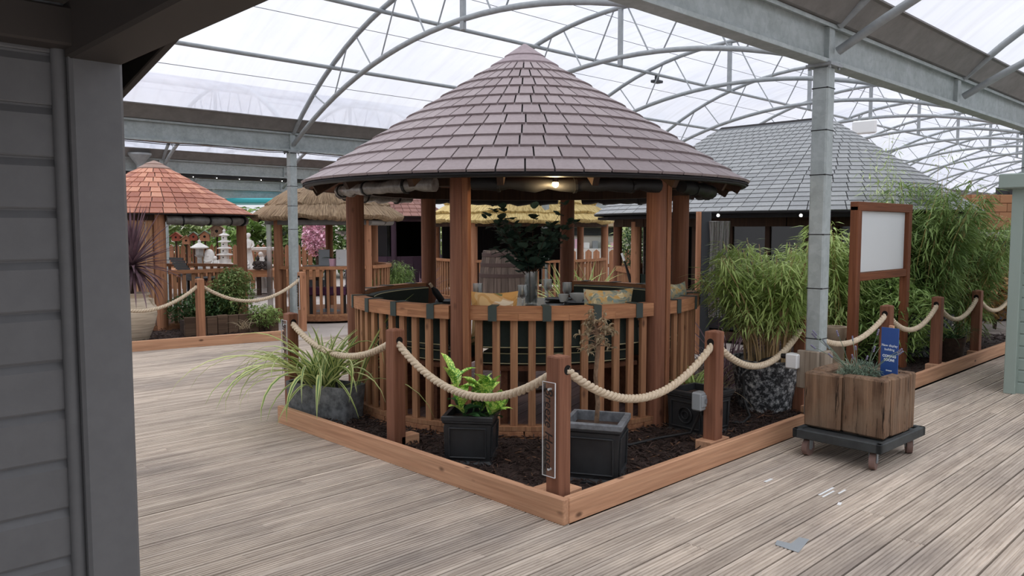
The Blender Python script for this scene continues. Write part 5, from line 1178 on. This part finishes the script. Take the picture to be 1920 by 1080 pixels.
# ------------------------------------------------------------ statue stall
q = at(440, 19.6, 0); stl = thing('display_table', 'low timber display table carrying the garden statues', 'table', q, radians(45.9 - 90))
for k in range(7): MB().box((0, -.45 + .15 * k, .6), (4.6, .142, .04), ch=.004).build('top_board', 'rail_wood', stl)
MB().box((0, -.53, .53), (4.6, .04, .16), ch=.005).build('front_board', 'rail_wood', stl)
for x in (-2.2, -.7, .7, 2.2):
    for y in (-.4, .4): MB().box((x, y, .26), (.09, .09, .52)).build('leg', 'dark_wood', stl)
def figure(name, lab, px, d, h, mat, kind, z=.62):
    t = thing(name, lab, 'statue', at(px, d, z), radians(45.9 - 90), None); m = MB(); s = h
    if kind == 'woman':
        m.lathe([(.001, 0), (.17, 0), (.17, .05), (.14, .06), (.13, .2), (.1, .42), (.075, .55), (.1, .66), (.115, .74), (.09, .8), (.035, .82), (.035, .85)], 18, sy=.75); m.ball((0, -.01, .915), .065, 12, 9, (.85, .95, 1.1)); m.ball((0, .02, .93), .066, 10, 8, (1, 1, 1))
        for sd in (-1, 1): m.tube([(sd * .1, 0, .77), (sd * .15, -.02, .66), (sd * .12, -.13, .57), (sd * .05, -.18, .56)], [.035, .03, .024, .02], 8)
        m.lathe([(.001, .54), (.12, .56), (.15, .6), (.14, .6), (.001, .565)], 16, (0, -.2, 0))
    elif kind == 'kneel':
        m.ball((0, 0, .2), .3, 12, 8, (1, .9, .6)); m.ball((0, .02, .45), .2, 12, 8, (.9, .7, 1.25)); m.ball((-.02, -.05, .8), .13, 12, 9); m.tube([(.18, 0, .6), (.25, -.12, .4), (.05, -.25, .35)], .06, 8); m.tube([(-.18, 0, .6), (-.25, -.12, .4), (-.05, -.25, .35)], .06, 8)
    elif kind == 'buddha':
        m.ball((0, 0, .16), .34, 14, 8, (1.05, .8, .45)); m.ball((0, .02, .42), .24, 12, 8, (1, .75, 1.1)); m.ball((0, -.02, .78), .14, 12, 9, (.9, .95, 1.15)); m.ball((0, .0, .94), .06, 8, 6)
        for sd in (-1, 1): m.tube([(sd * .22, 0, .58), (sd * .3, -.1, .36), (sd * .06, -.26, .26)], [.075, .065, .05], 8)
    elif kind == 'cowl':
        m.lathe([(.001, 0), (.24, 0), (.27, .1), (.27, .5), (.25, .75), (.19, .9), (.1, .98), (.001, 1)], 20, sy=.85); m.ball((0, -.16, .68), .1, 10, 8); m.tube([(-.2, -.12, .45), (-.06, -.26, .4), (.06, -.26, .4), (.2, -.12, .45)], .05, 8)
    m = MB().add([(v[0] * s, v[1] * s, v[2] * s) for v in m.v], m.f); m.build('figure', mat, t, 1.2); return t
figure('garden_statue', 'tall white statue of a robed woman holding a bowl', 465, 19.3, .9, 'stone_white', 'woman'); figure('garden_statue', 'white crouching statue at the feet of the robed woman', 459, 18.95, .38, 'stone_white', 'kneel')
figure('garden_statue', 'left dark seated buddha on the display table', 482, 19., .36, 'bronze_dark', 'buddha'); figure('garden_statue', 'right dark seated buddha on the display table', 498, 19., .36, 'bronze_dark', 'buddha')
figure('garden_statue', 'rounded white hooded statue beside the stone lantern', 391, 19.3, .5, 'stone_white', 'cowl'); figure('garden_statue', 'white leaning statue between the hooded one and the pagoda', 403, 19.2, .36, 'stone_white', 'kneel'); figure('garden_statue', 'small white cherub behind the dark buddhas', 489, 19.8, .45, 'stone_white', 'kneel')
t = thing('pagoda_lantern', 'white tiered stone pagoda on the display table', 'statue', at(420, 19.5, .62)); t.scale = (.85, .85, .8)
MB().lathe([(.001, 0), (.26, 0), (.26, .16), (.2, .2), (.2, .3), (.001, .3)], 4).build('plinth', 'stone_white', t)
for k in range(4):
    z = .3 + .2 * k; s_ = 1 - .12 * k
    MB().lathe([(.13 * s_, z), (.13 * s_, z + .13)], 8).build('storey', 'stone_white', t); MB().lathe([(.12 * s_, z + .12), (.25 * s_, z + .13), (.26 * s_, z + .15), (.1 * s_, z + .2), (.001, z + .2)], 6).build('eave', 'stone_white', t)
    MB().tube([(-.135 * s_ * FW.x, -.135 * s_ * FW.y, z + .065), (-.1 * s_ * FW.x, -.1 * s_ * FW.y, z + .065)], .02, 8).build('opening', 'hole', t)
MB().lathe([(.05, 1.08), (.03, 1.15), (.045, 1.18), (.001, 1.25)], 10).build('finial', 'stone_white', t, .8)
t = thing('stone_lantern', 'grey japanese stone lantern with a curved cap on the display table', 'statue', at(373, 19.2, .62))
MB().lathe([(.001, 0), (.14, 0), (.14, .05), (.06, .08), (.055, .3), (.1, .33), (.12, .36)], 14).build('stem', 'stone_grey', t, .6); MB().lathe([(.1, .36), (.1, .52), (.001, .52)], 6).build('light_box', 'stone_grey', t); MB().lathe([(.1, .51), (.21, .53), (.21, .55), (.06, .64), (.03, .66), (.04, .7), (.001, .73)], 16).build('cap', 'stone_white', t, .6)
t = thing('bird_bath', 'wide white bird bath behind the dark buddhas', 'bird bath', at(492, 20.2, 0)); MB().lathe([(.001, 0), (.2, 0), (.08, .1), (.07, .95), (.1, 1.0), (.35, 1.08), (.36, 1.14), (.3, 1.12), (.001, 1.06)], 20).build('bowl_and_stem', 'stone_white', t, .8)
t = thing('display_fence', 'picket fence of orange boards behind the statues', 'fence', at(420, 21.2, 0), radians(45.9 - 90))
pk = MB().prism([(-.06, 0), (.06, 0), (.06, 1.12), (0, 1.2), (-.06, 1.12)], -.012, .012, Matrix.Rotation(pi / 2, 4, 'X')).mesh('picket', 'orange_wood')
for k in range(30): link('picket', pk, t, (-2.2 + .155 * k, 0, 0))
for z in (.35, .9): MB().box((.1, .04, z), (4.8, .03, .08)).build('fence_rail', 'orange_wood', t)
def birdhouse(lab, px, py, w, body, roof):
    d = 21.0; z = zy(py, d); t = thing('bird_house', lab, 'bird house', at(px, d, 0), radians(45.9 - 90 + 15), 'bird houses above the fence')
    MB().box((0, 0, z - .55), (.04, .04, 1.1)).build('stake', 'dark_wood', t); MB().prism([(-w / 2, 0), (w / 2, 0), (w / 2, w * .7), (0, w * 1.1), (-w / 2, w * .7)], -w * .45, w * .45, Matrix.Translation((0, 0, z)) @ Matrix.Rotation(pi / 2, 4, 'X')).build('box', body, t)
    for s_ in (-1, 1): MB().bar((s_ * w * .75, 0, z + w * .58), (0, 0, z + w * 1.16), w * 1.2, .02, up=(0, 0, 1)).build('roof_board', roof, t)
    MB().tube([(0, -w * .47, z + w * .5), (0, -w * .4, z + w * .5)], w * .14, 10).build('entrance', 'hole', t)
birdhouse('red bird house on the left of the row', 330, 452, .2, 'red_post', 'red_post'); birdhouse('orange bird house with a wide roof and tray', 349, 458, .2, 'orange_wood', 'orange_wood'); birdhouse('small red bird house with a green roof', 363, 451, .2, 'red_post', 'green_roof'); birdhouse('brown bird house with a broad green roof', 384, 452, .24, 'orange_wood', 'green_roof'); birdhouse('largest brown bird house, above the pagoda', 407, 444, .3, 'bark', 'bark')
# ------------------------------------------------------------ barrel and plants right behind the gazebo
br = thing('oak_barrel', 'weathered oak barrel standing behind the large gazebo', 'barrel', at(944, 11.3)); nst = 22
bp = [(.3, 0), (.345, .3), (.36, .62), (.345, .94), (.29, 1.3)]; sm = MB(); wd = lambda r: r * math.tan(pi / nst) - .003; vs = []
for r, z in bp: vs += [(r, -wd(r), z), (r, wd(r), z), (r - .025, wd(r), z), (r - .025, -wd(r), z)]
sm.add(vs, [(i * 4 + j, i * 4 + (j + 1) % 4, i * 4 + 4 + (j + 1) % 4, i * 4 + 4 + j) for i in range(4) for j in range(4)] + [(3, 2, 1, 0), (16, 17, 18, 19)]); sm = sm.mesh('stave', 'barrel_wood')
for k in range(nst): link('stave', sm, br, rz=tau * k / nst)
for z, r in ((1.24, .305), (1.1, .325), (.95, .346), (.34, .353), (.1, .32)): MB().lathe([(r + .006, z - .025), (r + .006, z + .025), (r - .01, z + .025), (r - .01, z - .025), (r + .006, z - .025)], 32).build('hoop', 'barrel_hoop', br, .5)
MB().lathe([(.001, 1.27), (.27, 1.27), (.27, 1.24)], 24).build('head', 'barrel_wood', br, .5)
for px, d, lab in ((1066, 11.4, 'cream-striped strap plant left of the rear gazebo post'), (1108, 11.7, 'cream-striped strap plant right of the rear gazebo post')):
    strap_plant('strap_leaf_plant', lab, 'plant', at(px, d, .33), [(.9, .034, 1.2, 1.1, .2), (1.0, .038, 1.7, 1.0, .2), (.9, .03, .6, 1.25, .2)], 44, ['leaf_phormium', 'leaf_phormium_edge'], (.06, .06), (-.3, .3)); q = at(px, d, 0)
    lathe_pot('dark_pot', 'dark round pot under the ' + lab, q, [(.001, 0), (.16, 0), (.2, .34), (.21, .36), (.19, .36)], 'black_pot', None, (.185, .34), 20)
strap_plant('dry_grass', 'brown tufted grass right behind the gazebo bench', 'plant', at(1132, 12.2, .2), [(.6, .008, 1.8, .9, .2), (.5, .008, 1.2, 1.1, .2)], 90, ['leaf_grass_dry'], (.2, .2), (-.4, .3))
shrub('leafy_shrub', 'feathery green shrub between the thatched and plum houses', 'shrub', at(735, 15.2), [((0, 0, .45), (.45, .45, .42)), ((.1, 0, .75), (.35, .35, .25))], 3000, .14, 'leaf_bamboo_dark', .12, None, 6, 61, droop=1.4)
strap_plant('green_tuft', 'low light green grass in front of the plum house', 'plant', at(775, 14.6, .05), [(.4, .012, 1.2, 1.0, .2), (.34, .012, .8, 1.1, .2)], 70, ['leaf_grass'], (.4, .15), (-.4, .3))
strap_plant('purple_grass', 'dark purple cordyline tuft in front of the plum house', 'plant', at(785, 15.4, .2), [(.9, .03, .5, 1.1, .2), (.8, .03, .9, .9, .2)], 50, ['leaf_cordyline'], (.06, .06), (-.4, .3))
shrub('olive_tree', 'dark olive tree in a pot behind the slate house corner', 'tree', at(1205, 15.5), [((0, 0, 1.25), (.55, .55, .5)), ((.1, .1, 1.6), (.4, .4, .3))], 1900, .1, 'leaf_shrub_dark', .3, None, 5, 62)
# ------------------------------------------------------------ distant shop, trees and fences
t = thing('shop_front', 'pale shop display with a dark name board far behind the gazebo', 'shop', at(1105, 27, 0), radians(45.9 - 90)); MB().box((0, .3, 1.1), (3.2, .3, 2.2)).build('wall', 'pale_wall', t); MB().box((0, .1, 1.52), (2.2, .06, .26)).build('name_board', 'shop_dark', t)
MB().box((0, 0, 1.8), (2.6, .7, .22), ch=.02).build('awning', 'tan_pot', t); MB().box((0, .05, .5), (3., .5, .9)).build('counter', 'stone_white', t)
for k in range(7): MB().box((-1.0 + .3 * k, -.05, 1.05), (.2, .16, .2 + .12 * (k % 3)), ch=.02).build('goods', ('grey_box', 'teal', 'pink_petal', 'white_plastic')[k % 4], t)
t = thing('picket_fence', 'short pointed picket fence in front of the distant shop', 'fence', at(1105, 24, 0), radians(45.9 - 90))
for k in range(8): link('picket', pk, t, (-.5 + .24 * k, 0, -.17)).scale = (1.6, 1, .97)
MB().box((.3, .04, .5), (2.1, .03, .1)).build('fence_rail', 'orange_wood', t)
random.seed(21)
TL = ['leafy background tree behind the cedar house roof, left', 'broad background tree behind the statues', 'bright background tree behind the pagoda', 'background tree above the robed woman statue', 'background tree right of the statues', 'background tree behind the thatched house, left part', 'background tree behind the thatched house, right part', 'background tree behind the plum house', 'background tree left of the golden thatch', 'background tree far behind the rear gazebo post', 'background tree behind the golden thatch, right', 'background tree left of the slate house', 'background tree behind the slate house middle', 'background tree behind the slate house, right', 'background tree behind the tall bamboo', 'background tree at the right edge']
for i, lab in enumerate(TL):
    px = [235, 322, 395, 452, 520, 575, 640, 720, 800, 880, 1010, 1235, 1290, 1420, 1650, 1850][i]; d = [30, 26, 27, 25.5, 26, 28, 27, 27, 30, 33, 33, 25, 24, 26, 26, 27][i]; h = U(1.9, 2.5); r = U(1.2, 1.6)
    shrub('background_tree', lab, 'tree', at(px, d), [((0, 0, h * .5), (r, r, h * .45)), ((U(-.4, .4), U(-.4, .4), h * .8), (r * .7, r * .7, h * .25))], 1000, .28, ('leaf_tree', 'leaf_shrub', 'leaf_pale')[i % 3], .5, 'trees far behind the houses', 4, 70 + i)
# far stalls below the roof edge and a teal awning
for i, (px, d, w_, h, mat, lab) in enumerate(((500, 33, 7, 2.75, 'teal', 'teal awning far behind the thatched house'),)):
    t = thing('market_awning', lab, 'awning', at(px, d), radians(45.9 - 90))
    MB().box((0, 0, h), (w_, 2.5, .2), ch=.05).build('canopy', mat, t)
    for x in (-1, 1): MB().tube([(x * w_ * .45, 0, 0), (x * w_ * .45, 0, h)], .04, 8).build('pole', 'galv_tube', t, .7)
w1 = tag(MB().box((0, 0, 1.1), (64, .15, 2.2)).build('wall_back', 'pale_wall', None, None, at(960, 40), radians(45.9 - 90)), 'pale boundary wall far behind the houses', None, None, 'structure')
